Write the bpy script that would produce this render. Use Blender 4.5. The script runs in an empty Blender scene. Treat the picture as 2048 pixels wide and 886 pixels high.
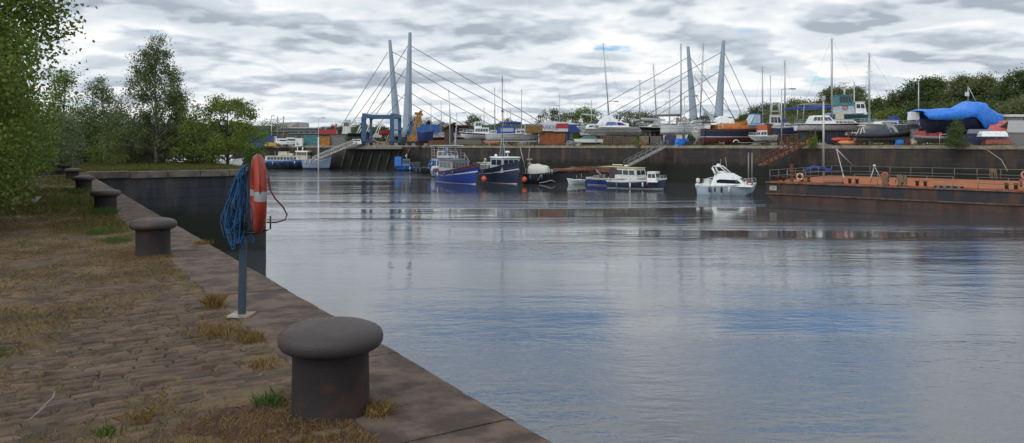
import bpy, bmesh, math, random
import numpy as np
from mathutils import Vector, Matrix
R = math.radians
scene = bpy.context.scene
COL = scene.collection
random.seed(7)

# ------------------------------------------------------------------ camera
F = 1550.0; HZ = 280.0; EYE = 6.0            # focal length in photo pixels, horizon row, eye above the water
cam_d = bpy.data.cameras.new('camera'); cam = bpy.data.objects.new('camera', cam_d); COL.objects.link(cam)
cam.location = (0, 0, EYE); cam.rotation_euler = (R(90), 0, 0)
cam_d.sensor_width = 36; cam_d.lens = F / 2048 * 36; cam_d.shift_y = -(443 - HZ) / 2048
cam_d.clip_end = 6000; cam_d.clip_start = 0.1
scene.camera = cam

# ------------------------------------------------------------------ world: sky texture + procedural cloud deck
world = bpy.data.worlds.new('World'); scene.world = world; world.use_nodes = True
wn = world.node_tree.nodes; wl = world.node_tree.links
for n in list(wn): wn.remove(n)
SUN_EL, SUN_AZ = 42, -142                      # azimuth from +Y towards +X
def N(t, **kw):
    n = wn.new(t)
    for k, v in kw.items(): setattr(n, k, v)
    return n
def mth(op, a, b=None, c=None, clamp=False):
    n = N('ShaderNodeMath', operation=op); n.use_clamp = clamp
    for i, v in enumerate((a, b, c)):
        if v is None: continue
        if isinstance(v, (int, float)): n.inputs[i].default_value = v
        else: wl.new(v, n.inputs[i])
    return n.outputs[0]
def sstep(v, a, b, lo=0, hi=1):
    n = N('ShaderNodeMapRange', interpolation_type='SMOOTHSTEP')
    wl.new(v, n.inputs[0]); n.inputs[1].default_value = a; n.inputs[2].default_value = b
    n.inputs[3].default_value = lo; n.inputs[4].default_value = hi
    return n.outputs[0]
out = N('ShaderNodeOutputWorld'); bg = N('ShaderNodeBackground'); bg.inputs[1].default_value = 0.1
wl.new(bg.outputs[0], out.inputs[0])
sky = N('ShaderNodeTexSky', sky_type='NISHITA'); sky.sun_disc = False
sky.sun_elevation = R(SUN_EL); sky.sun_rotation = R(SUN_AZ); sky.air_density = 1.6; sky.dust_density = 0.1; sky.ozone_density = 3
tc = N('ShaderNodeTexCoord'); sep = N('ShaderNodeSeparateXYZ'); wl.new(tc.outputs['Generated'], sep.inputs[0])
zz = mth('ADD', mth('MAXIMUM', sep.outputs[2], 0.0), 0.16)
px = mth('DIVIDE', sep.outputs[0], zz); py = mth('DIVIDE', sep.outputs[1], zz)
def coords(ox, oy, sx=1, sy=1):
    c = N('ShaderNodeCombineXYZ')
    wl.new(mth('MULTIPLY_ADD', px, sx, ox), c.inputs[0]); wl.new(mth('MULTIPLY_ADD', py, sy, oy), c.inputs[1])
    return c.outputs[0]
def noise(vec, scale, detail, rough=.5, dist=0.0):
    n = N('ShaderNodeTexNoise'); wl.new(vec, n.inputs['Vector'])
    n.inputs['Scale'].default_value = scale; n.inputs['Detail'].default_value = detail
    n.inputs['Roughness'].default_value = rough; n.inputs['Distortion'].default_value = dist
    return n.outputs[0]
n1 = noise(coords(3.1, 8.2), 2.5, 8, .54, .1)
n1a = noise(coords(3.1, 8.2), 2.5, 3.5, .5, .1)
n1b = noise(coords(3.1, 8.34), 2.5, 3.5, .5, .1)   # same field shifted away from the viewer: gives lit tops, grey bellies
n2 = noise(coords(11, 2, .8, 1.0), .9, 3, .5)
dens = mth('ADD', mth('MULTIPLY', n1, .75), mth('MULTIPLY', n2, .35))
el = sep.outputs[2]
azr = mth('DIVIDE', sep.outputs[0], mth('MAXIMUM', sep.outputs[1], .05))
# breaks in the cloud: where blue shows (one wide break above the frame, seen only in the water)
def blob(a0, e0, wa, we, amp):
    d = mth('ADD', mth('POWER', mth('DIVIDE', mth('SUBTRACT', azr, a0), wa), 2.0), mth('POWER', mth('DIVIDE', mth('SUBTRACT', el, e0), we), 2.0))
    return mth('MULTIPLY', mth('EXPONENT', mth('MULTIPLY', d, -1.0)), amp)
breaks = mth('ADD', blob(.38, .262, .12, .033, 1.1), mth('ADD', blob(-.03, .266, .15, .033, 1.0), blob(.60, .232, .09, .018, .2)))
breaks = mth('ADD', breaks, mth('ADD', blob(.62, .128, .09, .006, .12), mth('ADD', blob(.15, .118, .07, .008, .10), blob(-.24, .088, .06, .005, .10))))
breaks = mth('ADD', breaks, blob(.26, .110, .06, .007, .09))
dens = mth('SUBTRACT', dens, breaks)
cover = sstep(dens, .345, .425)
edge = mth('SUBTRACT', n1a, n1b)
lit = sstep(edge, -.10, .07)
thick = sstep(dens, .43, .60)
nb = noise(coords(5, 1, .9, 1.0), 1.7, 8, .55)
bright = mth('ADD', mth('MULTIPLY', lit, .62), mth('MULTIPLY', mth('SUBTRACT', 1.0, thick), .42))
bright = mth('ADD', bright, mth('MULTIPLY', mth('SUBTRACT', nb, .50), 1.35))
# heavier grey sheet higher up
high = sstep(el, .095, .17)
bright = mth('ADD', mth('SUBTRACT', bright, mth('MULTIPLY', high, .16)), mth('ADD', mth('MULTIPLY', sstep(el, .17, .24), .30), mth('MULTIPLY', sstep(el, .11, .03), .12)), clamp=True)
ramp = N('ShaderNodeValToRGB'); wl.new(bright, ramp.inputs[0])
e = ramp.color_ramp.elements
e[0].position = 0.0; e[0].color = (.38, .435, .50, 1)
e[1].position = 1.0; e[1].color = (.97, .97, .96, 1)
m_ = ramp.color_ramp.elements.new(.42); m_.color = (.64, .70, .76, 1)
CLOUD_GAIN = N('ShaderNodeVectorMath', operation='SCALE'); wl.new(ramp.outputs[0], CLOUD_GAIN.inputs[0]); CLOUD_GAIN.inputs[3].default_value = 10.2
# glow of the hidden sun on the deck
sd = Vector((math.sin(R(SUN_AZ)) * math.cos(R(SUN_EL)), math.cos(R(SUN_AZ)) * math.cos(R(SUN_EL)), math.sin(R(SUN_EL))))
dp = N('ShaderNodeVectorMath', operation='DOT_PRODUCT'); wl.new(tc.outputs['Generated'], dp.inputs[0]); dp.inputs[1].default_value = sd
glow = sstep(dp.outputs['Value'], .55, 1.0, 1.0, 1.5)
g2 = N('ShaderNodeVectorMath', operation='SCALE'); wl.new(CLOUD_GAIN.outputs[0], g2.inputs[0]); wl.new(glow, g2.inputs[3])
tint = N('ShaderNodeVectorMath', operation='MULTIPLY'); wl.new(sky.outputs[0], tint.inputs[0]); tint.inputs[1].default_value = (.50, .76, 1.2)
mx = N('ShaderNodeMix', data_type='RGBA'); wl.new(cover, mx.inputs[0]); wl.new(tint.outputs[0], mx.inputs[6]); wl.new(g2.outputs[0], mx.inputs[7])
wl.new(mx.outputs[2], bg.inputs[0])

sun_d = bpy.data.lights.new('sun', 'SUN'); sun = bpy.data.objects.new('sun', sun_d); COL.objects.link(sun)
sun_d.energy = 0.9; sun_d.angle = R(22); sun_d.color = (1, .96, .9)
sun.rotation_euler = sd.to_track_quat('Z', 'Y').to_euler()
scene.view_settings.view_transform = 'Standard'; scene.view_settings.look = 'None'
scene.view_settings.gamma = 1; scene.view_settings.exposure = 0.1; scene.view_settings.use_curve_mapping = False

# ------------------------------------------------------------------ helpers
U = Vector((math.sin(R(-31.9)), math.cos(R(-31.9)), 0)); V = Vector((U.y, -U.x, 0))      # along the near quay, across it
def uv(u, v, z=0.0): p = U * u + V * v; return Vector((p.x, p.y, z))
QZ = EYE - 1.6                                  # near quay level
def at(x, y, D): return Vector(((x - 1024) / F * D, D, EYE - (y - HZ) * D / F))
def zat(y, D): return EYE - (y - HZ) * D / F
def WD(x): return 129.6 / (1 + .7937 * (x - 1024) / F)      # distance of the far quay wall in a column
def zq(X): return 5.05 + X * .0062                           # level of the boatyard behind it

MATS = {}
def mat(name, col, rough=.6, metal=0, col2=None, sc=6, thr=.5, soft=.12, bump=0, bsc=40, det=6, streak=1.0, spec=.5, var=0, coord='Object', trans=0, bdist=.02):
    if name in MATS: return MATS[name]
    m = bpy.data.materials.new(name); m.use_nodes = True; nt = m.node_tree; n = nt.nodes; l = nt.links
    b = n['Principled BSDF']; b.inputs['Roughness'].default_value = rough; b.inputs['Metallic'].default_value = metal
    b.inputs['Specular IOR Level'].default_value = spec
    b.inputs['Base Color'].default_value = (*col, 1)
    t = n.new('ShaderNodeTexCoord'); mp = n.new('ShaderNodeMapping'); l.new(t.outputs[coord], mp.inputs[0])
    mp.inputs['Scale'].default_value = (1, 1, streak)
    src = None
    if col2 is not None:
        nz = n.new('ShaderNodeTexNoise'); l.new(mp.outputs[0], nz.inputs['Vector']); nz.inputs['Scale'].default_value = sc; nz.inputs['Detail'].default_value = det
        nz.inputs['Roughness'].default_value = .62
        mr = n.new('ShaderNodeMapRange'); mr.interpolation_type = 'SMOOTHSTEP'; l.new(nz.outputs[0], mr.inputs[0])
        mr.inputs[1].default_value = thr - soft; mr.inputs[2].default_value = thr + soft
        mix = n.new('ShaderNodeMix'); mix.data_type = 'RGBA'; l.new(mr.outputs[0], mix.inputs[0])
        mix.inputs[6].default_value = (*col, 1); mix.inputs[7].default_value = (*col2, 1); src = mix.outputs[2]
    if var:
        g = n.new('ShaderNodeNewGeometry'); mr = n.new('ShaderNodeMapRange'); l.new(g.outputs['Random Per Island'], mr.inputs[0])
        mr.inputs[3].default_value = 1 - var; mr.inputs[4].default_value = 1 + var
        hs = n.new('ShaderNodeHueSaturation'); l.new(mr.outputs[0], hs.inputs['Value'])
        mr2 = n.new('ShaderNodeMapRange'); l.new(g.outputs['Random Per Island'], mr2.inputs[0]); mr2.inputs[3].default_value = .5 - var * .05; mr2.inputs[4].default_value = .5 + var * .03
        l.new(mr2.outputs[0], hs.inputs['Hue'])
        if src: l.new(src, hs.inputs['Color'])
        else: hs.inputs['Color'].default_value = (*col, 1)
        src = hs.outputs[0]
    if src: l.new(src, b.inputs['Base Color'])
    if bump:
        nb = n.new('ShaderNodeTexNoise'); l.new(t.outputs[coord], nb.inputs['Vector']); nb.inputs['Scale'].default_value = bsc; nb.inputs['Detail'].default_value = 5
        bp = n.new('ShaderNodeBump'); bp.inputs['Strength'].default_value = bump; bp.inputs['Distance'].default_value = bdist; l.new(nb.outputs[0], bp.inputs['Height'])
        l.new(bp.outputs[0], b.inputs['Normal'])
    if trans:
        tr = n.new('ShaderNodeBsdfTranslucent'); ms = n.new('ShaderNodeMixShader'); ms.inputs[0].default_value = trans
        if src: l.new(src, tr.inputs[0])
        else: tr.inputs[0].default_value = (*col, 1)
        l.new(b.outputs[0], ms.inputs[1]); l.new(tr.outputs[0], ms.inputs[2]); l.new(ms.outputs[0], n['Material Output'].inputs[0])
    MATS[name] = m
    return m

class MB:
    def __init__(s): s.v = []; s.f = []; s.m = []; s.mi = 0; s.sm = []; s.smooth = False
    def add(s, vs, fs, mi=None, smooth=None):
        o = len(s.v); s.v += [tuple(v) for v in vs]; s.f += [tuple(i + o for i in f) for f in fs]
        s.m += [s.mi if mi is None else mi] * len(fs); s.sm += [s.smooth if smooth is None else smooth] * len(fs)
        return s
    def box(s, c, sz, rz=0, mi=None, tx=1, ty=1, ry=0):
        hx, hy, hz = sz[0] / 2, sz[1] / 2, sz[2] / 2
        M = Matrix.Translation(c) @ Matrix.Rotation(rz, 4, 'Z') @ Matrix.Rotation(ry, 4, 'Y')
        vs = [M @ Vector(p) for p in [(-hx, -hy, -hz), (hx, -hy, -hz), (hx, hy, -hz), (-hx, hy, -hz), (-hx * tx, -hy * ty, hz), (hx * tx, -hy * ty, hz), (hx * tx, hy * ty, hz), (-hx * tx, hy * ty, hz)]]
        return s.add(vs, [(0, 3, 2, 1), (4, 5, 6, 7), (0, 1, 5, 4), (1, 2, 6, 5), (2, 3, 7, 6), (3, 0, 4, 7)], mi, False)
    def path(s, pts, r, n=6, mi=None, closed=False, rs=None, smooth=True):
        pts = [Vector(p) for p in pts]; k = len(pts); vs = []; fs = []
        up = Vector((0, 0, 1))
        for i, p in enumerate(pts):
            a = pts[i - 1] if (i > 0 or closed) else p; b = pts[(i + 1) % k] if (i < k - 1 or closed) else p
            t = (b - a).normalized()
            ref = up if abs(t.z) < .95 else Vector((1, 0, 0))
            x = t.cross(ref).normalized(); y = x.cross(t).normalized()
            rr = rs[i] if rs else r
            for j in range(n):
                w = 2 * math.pi * j / n
                vs.append(p + x * math.cos(w) * rr + y * math.sin(w) * rr)
        for i in range(k if closed else k - 1):
            for j in range(n):
                a = i * n + j; b = i * n + (j + 1) % n; i2 = (i + 1) % k; fs.append((a, b, i2 * n + (j + 1) % n, i2 * n + j))
        s.add(vs, fs, mi, smooth)
        if not closed:
            o = len(s.v) - len(vs)
            s.f += [tuple(o + j for j in range(n))[::-1], tuple(o + (k - 1) * n + j for j in range(n))]; s.m += [s.mi if mi is None else mi] * 2; s.sm += [False] * 2
        return s
    def tube(s, a, b, r, r2=None, n=6, mi=None): return s.path([a, b], r, n, mi, rs=[r, r if r2 is None else r2])
    def lathe(s, prof, c=(0, 0, 0), n=24, mi=None, smooth=True, cap=True):
        vs = []; fs = []; k = len(prof)
        for r, z in prof:
            for j in range(n):
                w = 2 * math.pi * j / n; vs.append((c[0] + r * math.cos(w), c[1] + r * math.sin(w), c[2] + z))
        for i in range(k - 1):
            for j in range(n): fs.append((i * n + j, i * n + (j + 1) % n, (i + 1) * n + (j + 1) % n, (i + 1) * n + j))
        s.add(vs, fs, mi, smooth)
        if cap:
            o = len(s.v) - len(vs)
            s.f += [tuple(o + j for j in range(n))[::-1], tuple(o + (k - 1) * n + j for j in range(n))]; s.m += [s.mi if mi is None else mi] * 2; s.sm += [smooth] * 2
        return s
    def prism(s, poly, y0, y1, mi=None, top=1.0):       # polygon in xz, extruded over y
        k = len(poly); zs = [p[1] for p in poly]; z0, z1 = min(zs), max(zs)
        def sc(z): return 1 + (top - 1) * ((z - z0) / max(z1 - z0, 1e-6))
        c = (y0 + y1) / 2
        vs = [(x, c + (y0 - c) * sc(z), z) for x, z in poly] + [(x, c + (y1 - c) * sc(z), z) for x, z in poly]
        fs = [tuple(range(k)), tuple(range(2 * k - 1, k - 1, -1))] + [(i, i + k, (i + 1) % k + k, (i + 1) % k) for i in range(k)]
        return s.add(vs, fs, mi, False)
    def extr(s, poly, z0, z1, mi=None):                 # polygon in xy, extruded over z
        k = len(poly); vs = [(p[0], p[1], z0) for p in poly] + [(p[0], p[1], z1) for p in poly]
        fs = [tuple(range(k - 1, -1, -1)), tuple(range(k, 2 * k))] + [(i, (i + 1) % k, (i + 1) % k + k, i + k) for i in range(k)]
        return s.add(vs, fs, mi, False)
    def torus(s, c, Rr, r, ax='Z', n=20, k=8, mi=None, a0=0, a1=2 * math.pi, M=None):
        closed = abs(a1 - a0 - 2 * math.pi) < 1e-4; pts = []
        for i in range(n if closed else n + 1):
            w = a0 + (a1 - a0) * i / n; p = Vector((math.cos(w) * Rr, math.sin(w) * Rr, 0))
            if ax == 'X': p = Vector((0, p.x, p.y))
            if ax == 'Y': p = Vector((p.x, 0, p.y))
            if M is not None: p = M @ p
            pts.append(Vector(c) + p)
        return s.path(pts, r, k, mi, closed=closed)
    def panel(s, q, u0, u1, v0, v1, off=.012, th=.02, mi=None):   # thin slab on the quad q (4 corners: bl, br, tr, tl)
        q = [Vector(p) for p in q]; nrm = (q[1] - q[0]).cross(q[3] - q[0]).normalized()
        def P(u, v): return (q[0] * (1 - u) + q[1] * u) * (1 - v) + (q[3] * (1 - u) + q[2] * u) * v
        c = [P(u0, v0), P(u1, v0), P(u1, v1), P(u0, v1)]
        vs = [p + nrm * (off - th) for p in c] + [p + nrm * off for p in c]
        return s.add(vs, [(0, 3, 2, 1), (4, 5, 6, 7), (0, 1, 5, 4), (1, 2, 6, 5), (2, 3, 7, 6), (3, 0, 4, 7)], mi, False)
    def build(s, name, mats, parent=None, loc=None, rz=0):
        me = bpy.data.meshes.new(name); me.from_pydata(s.v, [], s.f)
        if not isinstance(mats, (list, tuple)): mats = [mats]
        for m in mats: me.materials.append(m)
        me.polygons.foreach_set('material_index', s.m); me.polygons.foreach_set('use_smooth', s.sm); me.update()
        o = bpy.data.objects.new(name, me); COL.objects.link(o)
        if parent: o.parent = parent
        if loc is not None: o.location = loc
        o.rotation_euler.z = rz
        return o
def tag(o, label=None, cat=None, group=None, kind=None):
    if label: o['label'] = label
    if cat: o['category'] = cat
    if group: o['group'] = group
    if kind: o['kind'] = kind
    return o
def thing(name, label, cat, loc=(0, 0, 0), rz=0, group=None):
    o = bpy.data.objects.new(name, None); COL.objects.link(o); o.location = loc; o.rotation_euler = (0, 0, rz); o.empty_display_size = .3
    return tag(o, label, cat, group)
def copy_tree(o, loc=None, rz=None, label=None, parent=None, scale=None):
    c = o.copy(); COL.objects.link(c)
    if parent: c.parent = parent
    if loc is not None: c.location = loc
    if rz is not None: c.rotation_euler = (0, 0, rz)
    if label: c['label'] = label
    if scale: c.scale = (scale,) * 3
    for ch in list(o.children): copy_tree(ch, parent=c)
    return c
def text_obj(s, name, size, mtl, parent, loc, rot, ex=.01):
    cu = bpy.data.curves.new(name, 'FONT'); cu.body = s; cu.size = size; cu.extrude = ex; cu.align_x = 'CENTER'; cu.align_y = 'CENTER'
    t = bpy.data.objects.new('tmp', cu); COL.objects.link(t)
    dg = bpy.context.evaluated_depsgraph_get(); me = bpy.data.meshes.new_from_object(t.evaluated_get(dg))
    bpy.data.objects.remove(t)
    me.materials.clear(); me.materials.append(mtl)
    o = bpy.data.objects.new(name, me); COL.objects.link(o); o.parent = parent; o.location = loc; o.rotation_euler = rot
    return o

# common materials
WHITE = mat('white_gelcoat', (.76, .79, .80), .35, col2=(.55, .57, .55), sc=2.5, thr=.6, soft=.15)
WHITE2 = mat('weathered_white', (.62, .64, .62), .5, col2=(.42, .41, .37), sc=3, thr=.58, soft=.15)
CREAM = mat('cream_paint', (.50, .46, .36), .5, col2=(.3, .25, .18), sc=3, thr=.6)
NAVY = mat('navy_hull', (.018, .03, .085), .35, col2=(.04, .05, .08), sc=3)
BLUE = mat('royal_blue_hull', (.012, .04, .30), .4, col2=(.02, .05, .22), sc=2.5)
BLUEM = mat('faded_blue_steel', (.05, .14, .34), .5, col2=(.04, .09, .2), sc=3)
BLUET = mat('bright_blue_tarp', (.02, .15, .62), .45, col2=(.03, .22, .72), sc=4, bump=.5, bsc=7, bdist=.1)
BLUEC = mat('blue_canvas', (.02, .05, .24), .8, bump=.4, bsc=6, bdist=.05)
DARK = mat('dark_hull', (.012, .014, .02), .4, col2=(.04, .03, .028), sc=3, thr=.6)
BLACK = mat('black_rubber', (.012, .012, .013), .7, bump=.3, bsc=30)
GLASS = mat('dark_window_glass', (.015, .022, .03), .08, spec=.8)
ALU = mat('aluminium_spar', (.42, .44, .45), .4, metal=.5)
GALV = mat('galvanised_rail', (.19, .195, .20), .5, metal=.4, col2=(.22, .16, .12), sc=8, thr=.62)
RED = mat('red_paint', (.42, .03, .03), .45, col2=(.25, .03, .03), sc=5)
DKRED = mat('maroon_antifouling', (.14, .03, .028), .7, col2=(.07, .02, .02), sc=4)
ORANGE = mat('orange_paint', (.60, .17, .03), .55, col2=(.40, .10, .03), sc=4)
YELLOW = mat('yellow_paint', (.55, .33, .03), .5, col2=(.3, .17, .03), sc=4)
TEAL = mat('teal_paint', (.03, .22, .24), .5, col2=(.03, .14, .16), sc=3)
GREY = mat('grey_paint', (.22, .24, .26), .55, col2=(.14, .14, .14), sc=4)
LGREY = mat('light_grey_cover', (.36, .39, .41), .7, bump=.4, bsc=4, bdist=.06)
RUST = mat('rusty_steel', (.15, .055, .025), .85, col2=(.07, .03, .02), sc=5, bump=.3, bsc=20)
WOOD = mat('weathered_timber', (.16, .11, .075), .85, col2=(.09, .065, .05), sc=8, bump=.3)
ROPE = mat('old_rope', (.18, .13, .08), .95, bump=.6, bsc=60)
BLOCK = mat('grey_concrete_block', (.20, .20, .19), .9, col2=(.12, .12, .12), sc=5, bump=.4, bsc=15)
# ------------------------------------------------------------------ value noise for meshes
def vnoise(x, y, seed):
    rs = np.random.RandomState(seed); T = rs.rand(256, 256)
    xi = np.floor(x).astype(int); yi = np.floor(y).astype(int); fx = x - xi; fy = y - yi
    fx = fx * fx * (3 - 2 * fx); fy = fy * fy * (3 - 2 * fy)
    g = lambda a, b: T[a % 256, b % 256]
    return (g(xi, yi) * (1 - fx) + g(xi + 1, yi) * fx) * (1 - fy) + (g(xi, yi + 1) * (1 - fx) + g(xi + 1, yi + 1) * fx) * fy
def fbm(x, y, seed, o=4, gain=.5):
    s = 0; a = 1; t = 0
    for i in range(o): s = s + a * vnoise(x * 2 ** i, y * 2 ** i, seed + i); t += a; a *= gain
    return s / t
def np_mesh(name, verts, faces, mats, smooth=False, mi=None):
    me = bpy.data.meshes.new(name); k = faces.shape[1]
    me.vertices.add(len(verts)); me.vertices.foreach_set('co', verts.astype(np.float32).ravel())
    me.loops.add(faces.size); me.loops.foreach_set('vertex_index', faces.astype(np.int32).ravel())
    me.polygons.add(len(faces)); me.polygons.foreach_set('loop_start', np.arange(0, faces.size, k, dtype=np.int32))
    if mi is not None: me.polygons.foreach_set('material_index', mi.astype(np.int32))
    me.polygons.foreach_set('use_smooth', np.full(len(faces), smooth))
    for m in (mats if isinstance(mats, (list, tuple)) else [mats]): me.materials.append(m)
    me.update(calc_edges=True); me.validate()
    o = bpy.data.objects.new(name, me); COL.objects.link(o)
    return o
QROT = R(31.9)
def qroot(o): o.rotation_euler.z = QROT; o.location.z = QZ; return o       # local x = v (across), y = u (along)

# ------------------------------------------------------------------ water
wm = bpy.data.materials.new('dock_water'); wm.use_nodes = True
n_ = wm.node_tree.nodes; l_ = wm.node_tree.links; b_ = n_['Principled BSDF']
b_.inputs['Base Color'].default_value = (.045, .052, .058, 1); b_.inputs['Roughness'].default_value = .02
b_.inputs['IOR'].default_value = 2.1; b_.inputs['Specular IOR Level'].default_value = .5
tc_ = n_.new('ShaderNodeTexCoord')
def wnoise(sx, sy, detail, rot=0, rough=.55):
    mp = n_.new('ShaderNodeMapping'); l_.new(tc_.outputs['Object'], mp.inputs[0]); mp.inputs['Scale'].default_value = (sx, sy, 1); mp.inputs['Rotation'].default_value = (0, 0, rot)
    nn = n_.new('ShaderNodeTexNoise'); nn.inputs['Scale'].default_value = 1; nn.inputs['Detail'].default_value = detail; nn.inputs['Roughness'].default_value = rough
    l_.new(mp.outputs[0], nn.inputs['Vector']); return nn.outputs[0]
def wm_(op, a, b):
    q = n_.new('ShaderNodeMath'); q.operation = op
    for i, v in enumerate((a, b)):
        if isinstance(v, (int, float)): q.inputs[i].default_value = v
        else: l_.new(v, q.inputs[i])
    return q.outputs[0]
fine = wnoise(2.6, 6.5, 5, R(8)); mid = wnoise(1.3, 2.8, 3, R(-6)); swell = wnoise(.20, .40, 3, R(10)); chop = wnoise(.65, 1.3, 3, R(3))
wind = wnoise(.014, .085, 4, R(4)); mr_ = n_.new('ShaderNodeMapRange'); mr_.interpolation_type = 'SMOOTHSTEP'; l_.new(wind, mr_.inputs[0])
mr_.inputs[1].default_value = .40; mr_.inputs[2].default_value = .62; mr_.inputs[3].default_value = .15; mr_.inputs[4].default_value = 1.15
h_ = wm_('ADD', wm_('MULTIPLY', fine, .008), wm_('ADD', wm_('MULTIPLY', mid, .014), wm_('ADD', wm_('MULTIPLY', chop, .020), wm_('MULTIPLY', swell, .020))))
# open water off the tug lies ruffled by the wind; lanes of ripple run across the dock
sx_ = n_.new('ShaderNodeSeparateXYZ'); l_.new(tc_.outputs['Object'], sx_.inputs[0])
def wstep(v, a, b, lo=0., hi=1.):
    q = n_.new('ShaderNodeMapRange'); q.interpolation_type = 'SMOOTHSTEP'; l_.new(v, q.inputs[0])
    for i, w in enumerate((a, b, lo, hi)): q.inputs[i + 1].default_value = w
    return q.outputs[0]
far_ = wm_('MULTIPLY', wstep(wm_('ADD', sx_.outputs[1], wm_('MULTIPLY', wind, 30.)), 128, 140), wstep(sx_.outputs[0], -14, -4, 1, 0))
lane = wnoise(.010, .11, 3, R(-3)); lane_ = wstep(lane, .55, .62, 0, 1.3)
amp = wm_('ADD', wm_('ADD', mr_.outputs[0], wstep(sx_.outputs[1], 45, 18, 0, .4)), wm_('ADD', wm_('MULTIPLY', far_, 2.2), wm_('MULTIPLY', lane_, wstep(sx_.outputs[1], 40, 70))))
h_ = wm_('MULTIPLY', h_, amp)
bp_ = n_.new('ShaderNodeBump'); bp_.inputs['Strength'].default_value = 1.0; bp_.inputs['Distance'].default_value = 1.0; l_.new(h_, bp_.inputs['Height']); l_.new(bp_.outputs[0], b_.inputs['Normal'])
tag(MB().add([(-1500, -200, 0), (1500, -200, 0), (1500, 1500, 0), (-1500, 1500, 0)], [(0, 1, 2, 3)]).build('water', wm), kind='structure')

# ------------------------------------------------------------------ grounds
RSOIL = mat('rust_stained_soil', (.085, .036, .022), .95, col2=(.045, .022, .016), sc=5, thr=.5, soft=.2, bump=.7, bsc=25, det=9)
GROUND = mat('dry_mossy_ground', (.125, .082, .036), .95, col2=(.040, .028, .020), sc=1.9, thr=.50, soft=.14, bump=.6, bsc=14, det=9)
GRASSG = mat('grassy_ground', (.12, .105, .045), .95, col2=(.07, .08, .028), sc=.6, thr=.5, soft=.2, bump=.6, bsc=9, det=8)
YARDG = mat('yard_gravel', (.13, .115, .10), .95, col2=(.08, .085, .05), sc=.35, thr=.52, soft=.15, bump=.4, bsc=5)
def poly_obj(name, pts, z, m, kind='structure', thick=0.0):
    mb = MB(); k = len(pts)
    if thick: mb.extr(pts, z - thick, z)
    else: mb.add([(p[0], p[1], z) for p in pts], [tuple(range(k))])
    return tag(mb.build(name, m), kind=kind)
near = [(-40, 1.568), (-40, -400), (400, -400), (400, -4), (57, -4), (57, 10.0), (44.3, 10.0), (44.3, 1.568)]
poly_obj('ground', [tuple(uv(a, b).xy) for a, b in near], QZ - .07, GRASSG)
# mossy soil lying over the setts: a real height field
va = np.concatenate([np.arange(-9, -1.2, .12), np.arange(-1.2, 1.57, .035), [1.568]])
ua = [2.0]
while ua[-1] < 44.2: ua.append(ua[-1] + max(.035, .004 * ua[-1]))
ua = np.array(ua); VV, UU = np.meshgrid(va, ua)
BOLL = [(1.52, 4.48), (1.46, 11.8), (1.42, 19.2), (1.40, 27.0), (1.40, 34.2), (1.36, 41.5)]
def expose(v, u):       # 1 where the setts lie open
    s = np.exp(-(((v - .95) / .75) ** 2 + ((u - 6.6) / 2.1) ** 2)) * 1.15 + np.exp(-(((v + .05) / .45) ** 2 + ((u - 5.5) / 1.2) ** 2)) * .55
    s += np.exp(-(((v - .5) / .5) ** 2 + ((u - 10.2) / 1.6) ** 2)) * .45
    for bv, bu in BOLL: s -= np.exp(-(((v - bv) / .55) ** 2 + ((u - bu) / .75) ** 2)) * (.9 if bu > 5 else .75)
    s -= np.exp(-(((v - .9) / .5) ** 2 + ((u - 4.15) / .5) ** 2)) * .9
    return s
def soil_h(v, u):
    ex = expose(v, u)
    big = fbm(v * 1.7 + 5, u * 1.7, 11, 4) - .5; fine = fbm(v * 14, u * 14, 31, 3) - .5
    lev = .010 - .031 * np.clip(ex * .95 + big * 1.7 + (fbm(v * 5, u * 5, 91, 3) - .5) * .9, 0, 1)
    return lev + fine * .030 + big * .012
H = soil_h(VV, UU)
H -= np.clip((UU - 20) / 24, 0, 1) * .01
vs = np.stack([VV.ravel(), UU.ravel(), H.ravel()], 1); nv, nu = len(va), len(ua)
ii = (np.arange(nu - 1)[:, None] * nv + np.arange(nv - 1)[None]).ravel()
fv, fu = VV.ravel()[ii], UU.ravel()[ii]; rust_d = np.minimum.reduce([((fv - bv) / .62) ** 2 + ((fu - bu + (.1 if bu < 5 else 0)) / .62) ** 2 for bv, bu in BOLL] + [((fv - 1.0) / .45) ** 2 + ((fu - 4.5) / .3) ** 2])
qroot(tag(np_mesh('soil', vs, np.stack([ii, ii + 1, ii + nv + 1, ii + nv], 1), [GROUND, RSOIL], True, (rust_d + (fbm(fv * 5, fu * 5, 61, 3) - .5) * 2.2 < .75)), kind='structure'))
# stone setts, row by row
rs = np.random.RandomState(3); sv = []; sf = []
u = 2.6; row = 0
while u < 13.5:
    du = .084 + rs.rand() * .016; v = 1.56 - rs.rand() * .1
    while v > -1.6:
        dv = .15 + rs.rand() * .12; g = .004 + rs.rand() * .005; z = rs.randn() * .0020; tx, ty = rs.randn(2) * .004
        ju = rs.randn() * .004
        x0, x1, y0, y1 = v - dv + g, v - g * .3, u + g + ju, u + du - g * .4 + ju; c = .016 + rs.rand() * .006; o = len(sv) * 1
        for (k, zz_) in ((0, -.05), (0, z - .014), (c, z)):
            for (a, b) in ((x0 + k, y0 + k), (x1 - k * 1.2, y0 + k), (x1 - k, y1 - k), (x0 + k * 1.3, y1 - k)):
                sv.append((a + rs.randn() * .003, b + rs.randn() * .003, zz_ + (tx * (a - v) / .1 + ty * (b - u) / .05 if k else 0)))
        for L_ in (0, 4):
            for j in range(4): sf.append((o + L_ + j, o + L_ + (j + 1) % 4, o + L_ + 4 + (j + 1) % 4, o + L_ + 4 + j))
        sf.append((o + 8, o + 9, o + 10, o + 11))
        v -= dv
    u += du; row += 1
SETT = mat('worn_stone_setts', (.115, .076, .052), .85, col2=(.052, .034, .022), sc=4, thr=.5, soft=.2, bump=.5, bsc=45, var=.22)
qroot(tag(np_mesh('cobbles', np.array(sv), np.array(sf), SETT, False), kind='structure'))

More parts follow.
